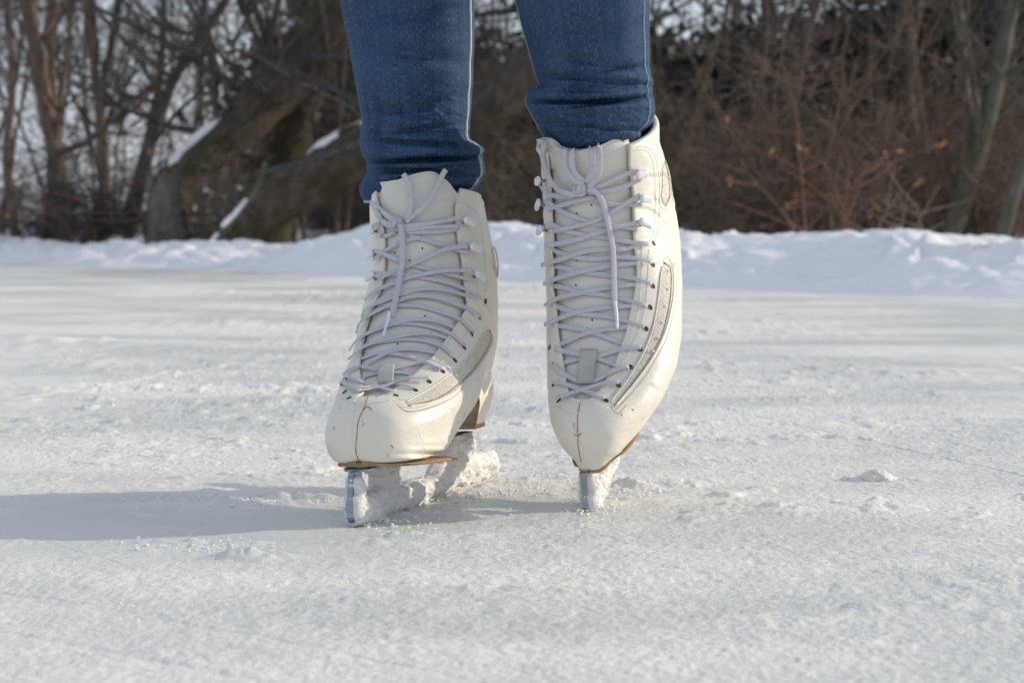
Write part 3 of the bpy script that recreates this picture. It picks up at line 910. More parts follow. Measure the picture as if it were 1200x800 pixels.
xs = axis_pts(-400, 400, -0.48, 0.48, 0.0013, 1.035)
ys = axis_pts(-60, 600, 0.98, 2.15, 0.0021, 1.013)
X, Y = np.meshgrid(xs, ys, indexing='ij')
frost_shade = 1 - .9 * np.exp(-(((X + .30) / .26) ** 4 + ((Y - 1.56) / .17) ** 4)) - .5 * np.exp(-(((X + .01) / .10) ** 2 + ((Y - 1.66) / .06) ** 2))  # smoother ice, and grey for the skates' cast shadow put into the colour
frost_shade = np.clip(frost_shade + (fbm(X * 20, Y * 30, 91, 3) - .5) * .5 * (frost_shade < .98), 0.05, 1)
near = np.clip(1.6 - np.hypot(X * 0.9, Y - 1.55) * 0.55, 0.0, 1)
patch = np.clip((fbm(X * 2.2 + 3, Y * 2.6, 21, 4) - 0.40) * 5, 0, 1)        # frosted against bare
Z = (fbm(X * 9, Y * 11, 1, 3) - 0.5) * 0.0030
Z += (fbm(X * 45, Y * 45, 2, 3) - 0.5) * 0.0030 * (0.5 + 0.5 * patch) * frost_shade
Z += (noise2(X * 190, Y * 190, 3) - 0.5) * 0.0009 * (0.55 + 0.45 * patch) * near * frost_shade
Z += (noise2(X * 420, Y * 420, 4) - 0.5) * 0.0011 * near * frost_shade
cl = np.clip((fbm(X * 30, Y * 30, 8, 4) - 0.60) * 6, 0, 1)
Z += cl * 0.0045 * np.clip(fbm(X * 1.7, Y * 2.1, 31, 2) * 3 - 1.2, 0, 1)
# snow-crust ridges at the skates and across the shadow (picture place, half length and half depth in metres, height)
for (px, py, hx, hy, hh) in ((455, 605, .05, .012, .006), (520, 575, .05, .016, .005), (600, 566, .05, .02, .004), (500, 632, .05, .014, .0045),
                             (735, 572, .022, .012, .007), (700, 590, .022, .012, .005), (560, 545, .04, .02, .004), (425, 640, .03, .010, .004),
                             (270, 592, .07, .008, .005), (360, 586, .04, .008, .006), (240, 638, .05, .008, .004), (290, 655, .03, .012, .006),
                             (640, 690, .05, .012, .0025), (850, 540, .06, .02, .003), (930, 470, .07, .04, .004), (330, 470, .05, .03, .004), (200, 440, .06, .04, .005),
                             (520, 455, .1, .05, .004), (90, 430, .1, .06, .007), (250, 380, .2, .10, .010), (60, 405, .14, .09, .012), (410, 372, .2, .09, .008), (1050, 440, .12, .06, .005),
                             (140, 345, .5, .12, .010), (900, 385, .15, .06, .006)):
    g = ground(px, py)
    ia, ib = np.searchsorted(xs, (g[0] - 3 * hx, g[0] + 3 * hx)); ja, jb = np.searchsorted(ys, (g[1] - 3 * hy, g[1] + 3 * hy))
    x_, y_ = X[ia:ib, ja:jb], Y[ia:ib, ja:jb]
    e = np.exp(-((x_ - g[0]) / hx) ** 2 - ((y_ - g[1]) / hy) ** 2)
    Z[ia:ib, ja:jb] += e * hh * (0.25 + 1.7 * fbm(x_ * 90 / max(1, hx * 14), y_ * 90 / max(1, hx * 14), 41, 4) ** 1.5)
# old skate tracks
for (p0, p1, w, dp) in (((0, 740), (330, 800), .004, .0006), ((690, 440), (1200, 560), .0018, .0007), ((0, 470), (260, 430), .004, .002),
                        ((560, 690), (1200, 655), .003, .0012), ((110, 420), (420, 395), .004, .0015), ((0, 520), (330, 500), .002, .001)):
    a = ground(*p0)[:2]; b = ground(*p1)[:2]; d = b - a; L_ = np.hypot(*d); d /= L_
    q = (X - a[0]) * -d[1] + (Y - a[1]) * d[0] + 0.006 * np.sin(((X - a[0]) * d[0] + (Y - a[1]) * d[1]) * 4)
    t_ = (X - a[0]) * d[0] + (Y - a[1]) * d[1]
    on = (t_ > -0.3) & (t_ < L_ + 0.2)
    Z += on * (-np.exp(-(q / w) ** 2) * dp + np.exp(-((q - w * 2) / w) ** 2) * dp * 0.6)
rs = np.random.RandomState(12)
for _ in range(34):                       # fine blade scratches
    c0 = np.array([rs.uniform(-1.2, 1.2), rs.uniform(1.0, 4.0)]); an = rs.uniform(-.9, .9) + (PI if rs.rand() < .5 else 0); d = np.array([math.cos(an), math.sin(an)])
    L_ = rs.uniform(.3, 1.4); cur = rs.uniform(-.25, .25)
    t_ = (X - c0[0]) * d[0] + (Y - c0[1]) * d[1]; q = (X - c0[0]) * -d[1] + (Y - c0[1]) * d[0] - cur * t_ ** 2
    Z -= np.where(np.abs(t_) < L_ / 2, np.exp(-(q / .0013) ** 2) * .0005 - np.exp(-((q - .003) / .0016) ** 2) * .0003, 0)
# keep the surface under the blades level
for bt in (bl_, br_):
    for a in np.linspace(0.262, 0.262 if bt is br_ else -0.03, 14):
        p = bt.loc(a, (.262 - a) * .04, -0.043)
        e = np.exp(-(((X - p[0]) / .006) ** 2 + ((Y - p[1]) / .015) ** 2))
        Z = Z * (1 - e) + (-0.0005) * e
far_flat = np.clip(1 - (np.hypot(X, Y - 3) - 6) / 6, 0, 1)
Z = Z * far_flat
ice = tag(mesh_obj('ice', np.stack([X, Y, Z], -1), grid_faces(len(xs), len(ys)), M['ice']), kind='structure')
fa = ice.data.attributes.new('frost_shade', 'FLOAT', 'POINT'); fa.data.foreach_set('value', frost_shade.astype(np.float32).ravel())
del X, Y, Z, patch, cl, near, frost_shade

# ------------------------------------------------------------------ snow bank along the rink's edge
E = np.array([1, -0.96]); E /= np.linalg.norm(E); NO = np.array([0.96, 1]); NO /= np.linalg.norm(NO)
ss = axis_pts(-60, 60, -4.2, 3.2, 0.010, 1.05); nn = np.concatenate([np.linspace(-0.06, 0.9, 96), np.linspace(0.93, 1.6, 12)])
S_, N_ = np.meshgrid(ss, nn, indexing='ij')
wx = S_ * E[0]
wob = (fbm(S_ * 1.3, S_ * 0 + 3, 51, 3) - 0.5) * 0.28
Ht = np.interp(wx, [-6, -1.8, -.95, -.72, -.45, 0, .35, .8, 1.2, 6], [.07, .055, .055, .13, .155, .150, .135, .128, .118, .13])
Ht = Ht + (fbm(S_ * 2.2, S_ * 0 + 1, 61, 3) - 0.5) * 0.045
prof = np.interp(N_ - wob * 0.4, [-.05, 0, .06, .16, .30, .42, .7, 1.0, 1.6], [-.03, .0, .22, .55, .90, 1.0, .85, .5, .35])
Z = prof * Ht + (fbm(S_ * 5, N_ * 6, 71, 4) - 0.5) * 0.05 * np.clip(prof * 2, 0, 1) + (fbm(S_ * 28, N_ * 28, 73, 3) - 0.5) * 0.012 * np.clip(prof * 3, 0, 1)
bx_ = S_ * 9 + 1.6 * fbm(S_ * 6, N_ * 6, 76, 3); by_ = N_ * 11 + 1.6 * fbm(S_ * 6 + 9, N_ * 6, 77, 3)
Z += (_hash(np.floor(bx_), np.floor(by_), 78) - 0.5) * 0.030 * np.clip(prof * 1.5, 0, 1) * (fbm(S_ * 1.5, N_ * 1.5 + 4, 79, 2) > 0.42)
Z += (_hash(np.floor(bx_ * 2.3), np.floor(by_ * 2.3), 88) - 0.5) * 0.005 * np.clip(prof * 1.5, 0, 1)
ch = np.abs(fbm(S_ * 2.6, N_ * 3.1, 75, 2) - 0.5)
Z -= np.exp(-(ch / 0.02) ** 2) * 0.010 * np.clip(prof * 2, 0, 1)
Z = np.where(N_ < -0.045, -0.02, Z)
P = np.stack([S_ * E[0] + N_ * NO[0], 6.0 + S_ * E[1] + N_ * NO[1], Z], -1)
tag(mesh_obj('snow_bank', P, grid_faces(len(ss), len(nn)), M['snow']), kind='structure')
# ground behind it
ss = axis_pts(-500, 500, -9, 9, 0.15, 1.12); nn = axis_pts(1.2, 900, 1.3, 14, 0.15, 1.12)
S_, N_ = np.meshgrid(ss, nn, indexing='ij')
Z = 0.03 + np.clip((N_ - 1.5) / 16, 0, 1) * 0.34 + (fbm(S_ * 0.8, N_ * 0.8, 81, 4) - 0.5) * 0.12
Z = np.where(N_ < 1.35, -0.05, Z)
P = np.stack([S_ * E[0] + N_ * NO[0], 6.0 + S_ * E[1] + N_ * NO[1], Z], -1)
tag(mesh_obj('snow_field', P, grid_faces(len(ss), len(nn)), M['snow']), kind='structure')


def floor_z(x, y): return 0.04 + min(1, max(0, ((x * NO[0] + (y - 6) * NO[1]) - 1.5) / 16)) * 0.34

# ------------------------------------------------------------------ loose snow
def lump(c, r, seed, flat=0.6, n=22):
    th = np.linspace(0, PI, n)[:, None]; ph = (np.arange(2 * n) / (2 * n) * 2 * PI)[None]
    V = np.stack([np.sin(th) * np.cos(ph), np.sin(th) * np.sin(ph), np.cos(th) * np.ones_like(ph)], -1)
    k = 1 + 0.5 * (fbm(V[..., 0] * 2.1 + seed * 3.1 + V[..., 2], V[..., 1] * 2.1 + seed - V[..., 2] * .7, seed, 4) - 0.5) + 0.22 * (noise2(V[..., 0] * 9 + seed, (V[..., 1] + V[..., 2]) * 9, seed) - .5)
    return c + V * np.array([1, 1, flat]) * (r * k)[..., None], grid_faces(n, 2 * n, True)

g = ground(1020, 562)
mb = MB(); mb.add(*lump(g + np.array([.004, 0, -.001]), .014, 5, .62)); mb.add(*lump(g + np.array([-.014, .002, -.001]), .012, 9, .35)); mb.add(*lump(g + np.array([.016, .004, -.001]), .007, 3, .6))
o = mb.build('snow_lump', M['packed']); tag(o, 'small rounded lump of snow lying alone on the ice right of the skates', 'snow lump')
mb = MB(); r_ = random.Random(5)
def crumbs(px, py, sx, sy, n, r0, r1):
    for _ in range(n):
        p = ground(px + r_.gauss(0, sx), min(795, py + r_.gauss(0, sy)))
        r = r_.uniform(r0, r1) * r_.uniform(.6, 1)
        V, F = lump(p + np.array([0, 0, r * .3 + .0012]), r, r_.randrange(99), .7, 5)
        V = V + np.random.RandomState(r_.randrange(9999)).normal(size=V.shape) * r * .10
        mb.add(V, F)
for a in ((450, 612, 26, 7, 100, .0007, .0016), (520, 580, 35, 8, 220, .0006, .0020), (590, 560, 30, 10, 180, .0006, .0018), (500, 635, 35, 8, 90, .0006, .0012),
          (735, 572, 20, 6, 160, .0006, .0022), (700, 592, 16, 7, 120, .0006, .0018), (640, 560, 60, 20, 200, .0005, .0015), (300, 588, 60, 4, 240, .0006, .0018),
          (230, 640, 50, 4, 160, .0006, .0014), (800, 540, 140, 30, 420, .0005, .0013), (300, 500, 180, 40, 420, .0006, .0015), (900, 640, 220, 50, 420, .0004, .0010),
          (300, 700, 200, 30, 300, .0004, .0010), (170, 420, 120, 25, 200, .001, .003), (950, 460, 150, 30, 260, .0008, .002)):
    crumbs(*a)
o = mb.build('snow_crumbs', M['crumb'], None, False); tag(o, kind='stuff', label='loose snow crumbs scattered over the ice round the skates', cat='snow')
# ------------------------------------------------------------------ the skater: body in jeans
m, nt, b = new_mat('denim')
v = objvec(nt, (1, 1, 1), uv=True)
weft = tex(nt, 1, 3, 0.6, vec=objvec(nt, (2500, 330, 1), uv=True))
slub = tex(nt, 1, 3, 0.6, vec=objvec(nt, (600, 12, 1), uv=True))
fade = tex(nt, 1, 3, vec=objvec(nt, (22, 11, 1), uv=True))
c0 = ramp(nt, fade.outputs['Fac'], [(0.28, (0.008, 0.024, 0.072)), (0.75, (0.034, 0.076, 0.155))])
fl_a = ramp(nt, weft.outputs['Fac'], [(0.46, (0, 0, 0)), (0.80, (1, 1, 1))])
fl_b = ramp(nt, slub.outputs['Fac'], [(0.3, (0.10,) * 3), (0.72, (1, 1, 1))])
mu = N(nt, 'ShaderNodeMix', data_type='RGBA', blend_type='MULTIPLY'); mu.inputs['Factor'].default_value = 1
nt.links.new(fl_a, mu.inputs['A']); nt.links.new(fl_b, mu.inputs['B'])
mx = N(nt, 'ShaderNodeMix', data_type='RGBA'); mx.inputs['B'].default_value = (0.26, 0.36, 0.50, 1)
nt.links.new(mu.outputs['Result'], mx.inputs['Factor']); nt.links.new(c0, mx.inputs['A'])
nt.links.new(mx.outputs['Result'], b.inputs['Base Color'])
b.inputs['Roughness'].default_value = 0.9; b.inputs['Specular IOR Level'].default_value = 0.15; 
n1 = bump(nt, b, weft.outputs['Fac'], 0.5, 0.0005)
wr = tex(nt, 1, 2, vec=objvec(nt, (30, 45, 1), uv=True)); bump(nt, b, wr.outputs['Fac'], 0.4, 0.004, n1)
M['denim'] = m
M['skin'] = simple('skin', (0.62, 0.42, 0.33), 0.5)
M['white_thread'] = simple('pale_overlock_thread', (0.55, 0.56, 0.56), 0.85, var=0.35, scale=1200)
M['bluethread'] = simple('faded_denim_edge', (0.25, 0.36, 0.48), 0.9, var=0.5, scale=900)

person = empty('person', (-0.01, 1.72, 0.0), 'person on ice skates in blue denim jeans, seen from the calves down', 'person')


def leg_rings(rows, Dc, hd, upper, crease, seed, nr=280, nu=120):
    """rows: y, left, right in the picture; Dc/hd functions of y; upper: rings above the frame in metres"""
    R_ = np.array(rows, float)
    yy = np.linspace(R_[0, 0], R_[-1, 0], nr)        # bottom to top
    o_ = np.argsort(R_[:, 0])
    xl = smooth1(np.interp(yy, R_[o_, 0], R_[o_, 1]), 1); xr = smooth1(np.interp(yy, R_[o_, 0], R_[o_, 2]), 1)
    C = []
    for y, a, b_ in zip(yy, xl, xr):
        D_ = Dc(y); A = at(a, y, D_); B_ = at(b_, y, D_)
        C.append(((A[0] + B_[0]) / 2, D_, (A[2] + B_[2]) / 2, (B_[0] - A[0]) / 2, hd(y)))
    C = np.array(C)
    # above the frame
    U_ = spline(np.array([C[-12], C[-1]] + upper), 120)[12:]
    U_ = U_[U_[:, 2] > C[-1, 2] + 0.002]
    isup = np.concatenate([np.zeros(len(C)), np.ones(len(U_))])
    A_ = np.concatenate([C, U_])
    th = np.linspace(0, 2 * PI, nu, endpoint=False)[None]
    cx, cy, cz, hw, hdp = [A_[:, k][:, None] for k in range(5)]
    px_y = np.concatenate([yy, yy[-1] - (U_[:, 2] - C[-1, 2]) * 1600])[:, None]
    ang = th      # 0 = viewer's right, -pi/2 = front
    fr = np.clip(-np.sin(ang), 0, 1)
    rip = np.zeros((len(A_), nu))
    for (cyx, depth, wd, tilt, bow_) in crease:
        yc = cyx + tilt * np.cos(ang) + bow_ * fr
        rip -= depth * np.exp(-((px_y - yc) / wd) ** 2) * (0.25 + fr)
        rip += depth * 0.55 * (np.exp(-((px_y - yc - wd * 2.4) / (wd * 1.8)) ** 2) + np.exp(-((px_y - yc + wd * 2.4) / (wd * 1.8)) ** 2)) * (0.2 + fr)
    rip += (fbm(np.cos(ang) * 1.6 + 4 + 0 * px_y, px_y * 0.035 + np.sin(ang) * 1.2, seed, 3) - 0.5) * 0.006 * (0.3 + fr)
    rip += (fbm(np.cos(ang) * 3 + px_y * .03, px_y * 0.11 - np.cos(ang) * 2, seed + 5, 3) - 0.5) * 0.007 * (0.3 + fr) * np.clip((px_y - 60) / 80, 0, 1)
    ex = 0.92
    x = cx + (hw + rip * 0.15) * spow(np.cos(ang), ex); y = cy + (hdp + rip) * spow(np.sin(ang), ex)
    z = cz + 0 * ang + (px_y > yy[0] - 14) * 0.0035 * np.sin(ang * 2 + seed) * 0
    V = np.stack([x, y, z], -1)
    # hem: turned in
    low = V[0]; cen = low.mean(0)
    hem = [low + (cen - low) * s_ + np.array([0, 0, dz]) for s_, dz in ((0.16, .010), (0.13, .002), (0.08, -.0012), (0.02, -.0008))]
    V = np.concatenate([np.array(hem), V])
    uvu = (ang / (2 * PI) * 0.30) * np.ones((len(V), 1)); uvv = V[..., 2]
    return V, np.stack([uvu + 0 * uvv, uvv + seed], -1), nu


lin = lambda y, a, b_: a + (b_ - a) * (y / 240)
LV, LU, nu = leg_rings([(236, 428, 545), (228, 422, 552), (219, 421, 558), (206, 428, 568), (199, 431, 569), (190, 430, 567), (184, 426, 565), (178, 424, 568), (172, 422, 566), (165, 421, 552), (157, 422, 550), (145, 425, 551), (100, 417, 554), (50, 408, 556), (0, 398, 556), (-12, 396, 557)],
    lambda y: lin(y, 1.722, 1.752), lambda y: lin(y, .052, .047) + 0.003 * math.exp(-((y - 175) / 9) ** 2),
    [(-.083, 1.69, .45, .056, .058), (-.088, 1.64, .53, .060, .062), (-.085, 1.68, .66, .070, .075), (-.082, 1.74, .86, .085, .095), (-.08, 1.75, .94, .088, .10)],
    [(184, .0100, 2.6, -3, 5), (207, .0045, 2.6, 5, -6), (222, .0045, 2.4, -4, 5), (196, .003, 2.2, -7, 3), (165, .0035, 2.8, 5, 4), (150, .003, 3, -8, 5), (60, .003, 7, 14, 8), (120, .0035, 6, -12, 9), (22, .0025, 6, -14, 5)], 3)
RV, RU, nu = leg_rings([(182, 646, 744), (170, 642, 749), (161, 639, 753), (156, 635, 752), (145, 629, 764), (134, 623, 767), (122, 617, 767), (112, 615, 765), (107, 618, 764), (102, 629, 764), (97, 632, 765), (88, 628, 763), (77, 625, 761), (40, 614, 761), (0, 604, 761), (-12, 602, 761)],
    lambda y: 1.632 + (y / 165) * 0.078, lambda y: .052 + 0.002 * math.exp(-((y - 140) / 15) ** 2),
    [(.052, 1.585, .45, .056, .058), (.050, 1.54, .53, .060, .062), (.055, 1.60, .66, .070, .075), (.064, 1.72, .86, .085, .095), (.064, 1.74, .94, .088, .10)],
    [(113, .0105, 2.6, -3, 9), (148, .0035, 2.6, 6, 3), (130, .0042, 2.6, -7, -4), (95, .0035, 3, 7, 3), (84, .0025, 3, -8, 5), (40, .003, 8, -14, 8), (72, .003, 5, 12, 6)], 9)
mbV = []; mbF = []; mbU = []; off = 0
for V, U_ in ((LV, LU), (RV, RU)):
    F = grid_faces(V.shape[0], nu, True, off); mbV.append(V.reshape(-1, 3)); mbF.append(F); mbU.append(U_.reshape(-1, 2)); off += V.shape[0] * nu
# hips and waist of the jeans
hz = np.linspace(0.82, 1.04, 24)[:, None]; th = np.linspace(0, 2 * PI, nu, endpoint=False)[None]
hw = np.interp(hz, [.82, .88, .95, 1.04], [.160, .172, .165, .140]); hd_ = np.interp(hz, [.82, .9, 1.04], [.095, .11, .095])
V = np.stack([-.009 + hw * spow(np.cos(th), .85), 1.745 + hd_ * spow(np.sin(th), .9), hz + 0 * th], -1)
F = grid_faces(24, nu, True, off); mbV.append(V.reshape(-1, 3)); mbF.append(F); mbU.append(np.stack([(th / 2 / PI * .9) + 0 * hz, hz + 0 * th], -1).reshape(-1, 2))
jeans = mesh_obj('jeans', np.concatenate(mbV), np.concatenate(mbF), M['denim'], person, True, np.concatenate(mbU))
so = jeans.modifiers.new('cloth', 'SOLIDIFY'); so.thickness = 0.0010; so.offset = -1

# overlocked seam down the inside of one leg, twisted thread beads
def seam_line(V, k, r, mat, name, y0=0, y1=None, zig=0.0011):
    P = V[4 + y0:(4 + y1 if y1 else None), k]
    if len(P) < 4: return
    cen = V[4 + y0:(4 + y1 if y1 else None)].mean(1)
    nrm = P - cen; nrm /= np.linalg.norm(nrm, axis=1)[:, None]
    n = int(np.linalg.norm(np.diff(P, axis=0), axis=1).sum() / 0.0016)
    Q = spline(P[::3], n); Nn = spline(nrm[::3], n)
    T = np.gradient(Q, axis=0); T /= np.linalg.norm(T, axis=1)[:, None]; B_ = np.cross(T, Nn)
    mb = MB()
    for i in range(0, n - 1):
        a = Q[i] + Nn[i] * .0004 - B_[i] * zig; c = Q[i] + Nn[i] * .0004 + T[i] * .0012 + B_[i] * zig
        mb.sweep([a, (a + c) / 2 + Nn[i] * .0005, c], Nn[i], r, r * .8, 5)
    s2 = MB(); s2.sweep(Q + Nn * 0.0001, Nn, zig * 1.1, 0.0007, 8)
    ch_ = s2.build('seam_ridge', M['bluethread'], jeans); mb.build(name, mat, jeans)
kR = 117
seam_line(LV, 113, 0.00055, M['white_thread'], 'overlock_seam', 0, 330, 0.0017)
seam_line(RV, 57, 0.00030, M['bluethread'], 'side_seam', 0, 330, 0.0008)
seam_line(RV, 110, 0.00030, M['bluethread'], 'side_seam', 0, 330, 0.0007)
# frayed hems
for V in (LV, RV):
    H = V[4]; H = np.concatenate([H, H[:1]]); cen = H.mean(0); nr_ = H - cen; nr_[:, 2] = 0; nr_ /= np.linalg.norm(nr_, axis=1)[:, None]
    mb = MB(); mb.sweep(H + nr_ * 0.0004, nr_, 0.0013, 0.0006, 6, False); mb.build('hem_edge', M['bluethread'], jeans)

# body: one continuous skin-modifier figure (hips, legs, feet inside the boots)
me = bpy.data.meshes.new('body')
def axp(V, i): return V[i].mean(0)
nL = len(LV)
def leg_chain(V, bt):
    idx = [int(np.argmin(np.abs(V[:, :, 2].mean(1) - z))) for z in (0.86, 0.70, 0.53, 0.40, 0.30)]
    pts = [V[i].mean(0) for i in idx]
    pts.append(bt.loc(.055, 0, .085)); pts.append(bt.loc(.12, 0, .045)); pts.append(bt.loc(.20, 0.004, .026)); pts.append(bt.loc(.245, 0.006, .020))
    return [tuple(p - np.array(person.location)) for p in pts]
root_p = (0.0, 0.03, 0.94)
verts = [root_p, (0.0, 0.02, 1.06)]; rads = [(.11, .085), (.10, .08)]; edges = [(0, 1)]
for V, bt in ((LV, bl_), (RV, br_)):
    ch_ = leg_chain(V, bt); prev = 0
    for p, r in zip(ch_, (.072, .062, .048, .044, .034, .030, .026, .018, .012)):
        verts.append(p); rads.append((r, r)); edges.append((prev, len(verts) - 1)); prev = len(verts) - 1
me.from_pydata(verts, edges, []); me.update()
body = bpy.data.objects.new('body', me); COL.objects.link(body); body.parent = person
mo = body.modifiers.new('skin', 'SKIN')
for sv, r in zip(me.skin_vertices[0].data, rads): sv.radius = r
me.skin_vertices[0].data[0].use_root = True
body.modifiers.new('sub', 'SUBSURF').levels = 1
me.materials.append(M['skin'])
# ------------------------------------------------------------------ wood behind the bank
def bark(name, c0, c1, moss=None, bd=0.01):
    m, nt, b = new_mat(name)
    v = objvec(nt, (1, 1, 0.25)); v2 = objvec(nt)
    n = tex(nt, 30, 5, 0.7, vec=v)
    c = ramp(nt, n.outputs['Fac'], [(0.3, c0), (0.7, c1)])
    if moss:
        s = tex(nt, 6, 4, 0.6, vec=v2); f = ramp(nt, s.outputs['Fac'], [(0.42, (0, 0, 0)), (0.60, (1, 1, 1))])
        mx = N(nt, 'ShaderNodeMix', data_type='RGBA'); mx.inputs['B'].default_value = (*moss, 1)
        nt.links.new(f, mx.inputs['Factor']); nt.links.new(c, mx.inputs['A']); nt.links.new(mx.outputs['Result'], b.inputs['Base Color'])
    else: nt.links.new(c, b.inputs['Base Color'])
    b.inputs['Roughness'].default_value = 0.95; b.inputs['Specular IOR Level'].default_value = 0.2
    bump(nt, b, n.outputs['Fac'], 0.8, bd)
    return m
M['bark'] = bark('brown_bark', (0.075, 0.056, 0.043), (0.23, 0.17, 0.13))
M['greybark'] = bark('grey_bark', (0.07, 0.065, 0.055), (0.19, 0.175, 0.145), (0.09, 0.09, 0.06))
M['moss'] = bark('mossy_bark', (0.04, 0.033, 0.026), (0.16, 0.128, 0.095), (0.058, 0.052, 0.030))
M['twig'] = bark('dark_twigs', (0.040, 0.038, 0.035), (0.140, 0.128, 0.112), bd=0.002)
M['redtwig'] = bark('reddish_twigs', (0.12, 0.070, 0.050), (0.24, 0.14, 0.10), bd=0.002)
M['drytwig'] = bark('dry_stems', (0.12, 0.095, 0.075), (0.27, 0.22, 0.17), bd=0.002)
M['evergreen'] = simple('evergreen_needles', (0.016, 0.021, 0.013), 0.8, var=0.5, scale=3)
M['deadleaf'] = simple('dead_leaf', (0.34, 0.16, 0.06), 0.7, var=0.4, scale=8)


class Twigs:
    """many tapered segments turned into one mesh with numpy"""
    def __init__(s): s.a = []; s.b = []; s.r0 = []; s.r1 = []
    def seg(s, a, b, r0, r1): s.a.append(a); s.b.append(b); s.r0.append(r0); s.r1.append(r1)
    def line(s, P, r0, r1):
        n = len(P) - 1
        for i in range(n):
            s.seg(P[i], P[i + 1], r0 + (r1 - r0) * i / n, r0 + (r1 - r0) * (i + 1) / n)
    def build(s, name, mat, parent, k=4):
        A = np.array(s.a); B = np.array(s.b); r0 = np.array(s.r0); r1 = np.array(s.r1)
        T = B - A; T /= np.linalg.norm(T, axis=1)[:, None] + 1e-9
        H = np.where(np.abs(T[:, 2:3]) < 0.9, np.array([[0, 0, 1.0]]), np.array([[1.0, 0, 0]]))
        U = np.cross(T, H); U /= np.linalg.norm(U, axis=1)[:, None]; W_ = np.cross(T, U)
        th = np.arange(k) / k * 2 * PI
        R0 = U[:, None] * np.cos(th)[None, :, None] + W_[:, None] * np.sin(th)[None, :, None]
        V = np.concatenate([A[:, None] + R0 * r0[:, None, None], B[:, None] + R0 * r1[:, None, None]], 1)
        j = np.arange(k); base = np.array([j, (j + 1) % k, k + (j + 1) % k, k + j]).T
        F = (np.arange(len(A))[:, None, None] * 2 * k + base[None]).reshape(-1, 4)
        return mesh_obj(name, V.reshape(-1, 3), F, mat, parent, True)


def walk(r, p, d, L, n, wob, up=0.0):
    P = [np.array(p, float)]; d = np.array(d, float)
    for i in range(n):
        d = d + np.array([r.gauss(0, wob), r.gauss(0, wob), r.gauss(0, wob * .6) + up]); d /= np.linalg.norm(d)
        P.append(P[-1] + d * L / n)
    return P


def branch(r, tw, p, d, L, rad_, depth, nb, wob=0.16, up=0.04, spread=0.8):
    P = walk(r, p, d, L, 6, wob, up); tw.line(P, rad_, rad_ * 0.4)
    if depth == 0: return
    for _ in range(nb):
        i = r.randrange(1, 6); base = P[i]
        dd = P[i + 1] - P[i] if i < 6 else P[i] - P[i - 1]
        dd = dd / np.linalg.norm(dd) + np.array([r.gauss(0, spread), r.gauss(0, spread), r.gauss(0.1, spread * .6)]); dd /= np.linalg.norm(dd)
        branch(r, tw, base, dd, L * r.uniform(.4, .65), max(rad_ * r.uniform(.35, .5), 0.0022), depth - 1, nb, wob, up, spread)


def trunk_mesh(name, P, R, mat, parent, seed, k=18):
    P = spline(np.array(P, float), 70); R = np.interp(np.linspace(0, 1, 70), np.linspace(0, 1, len(R)), R)
    T = np.gradient(P, axis=0); T /= np.linalg.norm(T, axis=1)[:, None]
    Nn = np.cross(T, [0, 1, 0.01]); Nn /= np.linalg.norm(Nn, axis=1)[:, None]; B_ = np.cross(T, Nn)
    th = np.arange(k) / k * 2 * PI
    rr = R[:, None] * (1 + 0.55 * (fbm(np.cos(th)[None] * 2 + seed, np.sin(th)[None] * 2 + np.arange(70)[:, None] * 0.10, seed, 3) - .5) + 0.28 * (noise2(th[None] * 3 + 0 * R[:, None], np.arange(70)[:, None] * 0.6 + 0 * th[None], seed) - .5))
    V = P[:, None] + Nn[:, None] * (np.cos(th)[None, :, None] * rr[..., None]) + B_[:, None] * (np.sin(th)[None, :, None] * rr[..., None])
    F = grid_faces(70, k, True).tolist() + [list(range(k))[::-1], [69 * k + i for i in range(k)]]
    o = mesh_obj(name, V.reshape(-1, 3), F, mat, parent)
    return o, P, R, Nn, B_


def snow_cap(P, R, a, b, parent, seed, w=0.75, th_=0.03, gap=0.35):
    """snow lying along the top of a leaning trunk"""
    i0, i1 = int(a * 69), int(b * 69); n = (i1 - i0) * 3
    Q = spline(P[i0:i1:2], n); r = np.interp(np.linspace(0, 1, n), np.linspace(0, 1, i1 - i0), R[i0:i1])
    T = np.gradient(Q, axis=0); T /= np.linalg.norm(T, axis=1)[:, None]
    side = np.cross(T, [0, 0, 1.0]); side /= np.linalg.norm(side, axis=1)[:, None]; upv = np.cross(side, T)
    m_ = 15; al = np.linspace(-1, 1, m_)
    k = np.clip((fbm(np.arange(n) * .07, np.zeros(n), seed, 3) - gap) * 5, 0, 1) * np.clip(np.minimum(np.arange(n), n - 1 - np.arange(n)) / 8, 0, 1)
    ang = al[None] * w * (0.6 + 0.4 * k[:, None]); t2 = th_ * k[:, None] * np.sqrt(np.clip(1 - al[None] ** 2, 0, 1)) * (0.6 + 0.8 * fbm(np.arange(n)[:, None] * .15, al[None] * 2 + 5, seed + 2, 3))
    rad_ = r[:, None] * 0.98 + t2 - 0.004
    V = Q[:, None] + side[:, None] * (np.sin(ang) * rad_)[..., None] + upv[:, None] * (np.cos(ang) * rad_)[..., None]
    return mesh_obj('snow', V.reshape(-1, 3), grid_faces(n, m_), M['snow'], parent)


def leafy(name, mat, parent, pts, size, r):
    n = len(pts); pts = np.array(pts)
    rs = np.random.RandomState(r)
    A = rs.normal(size=(n, 3)); A /= np.linalg.norm(A, axis=1)[:, None]; B_ = np.cross(A, rs.normal(size=(n, 3))); B_ /= np.linalg.norm(B_, axis=1)[:, None]
    s1 = size * rs.uniform(.5, 1.3, n)[:, None]; s2 = s1 * .45
    V = np.stack([pts - A * s1, pts - B_ * s2, pts + A * s1, pts + B_ * s2], 1)
    return mesh_obj(name, V.reshape(-1, 3), np.arange(4 * n).reshape(-1, 4), mat, parent, False)

R7 = random.Random(77)
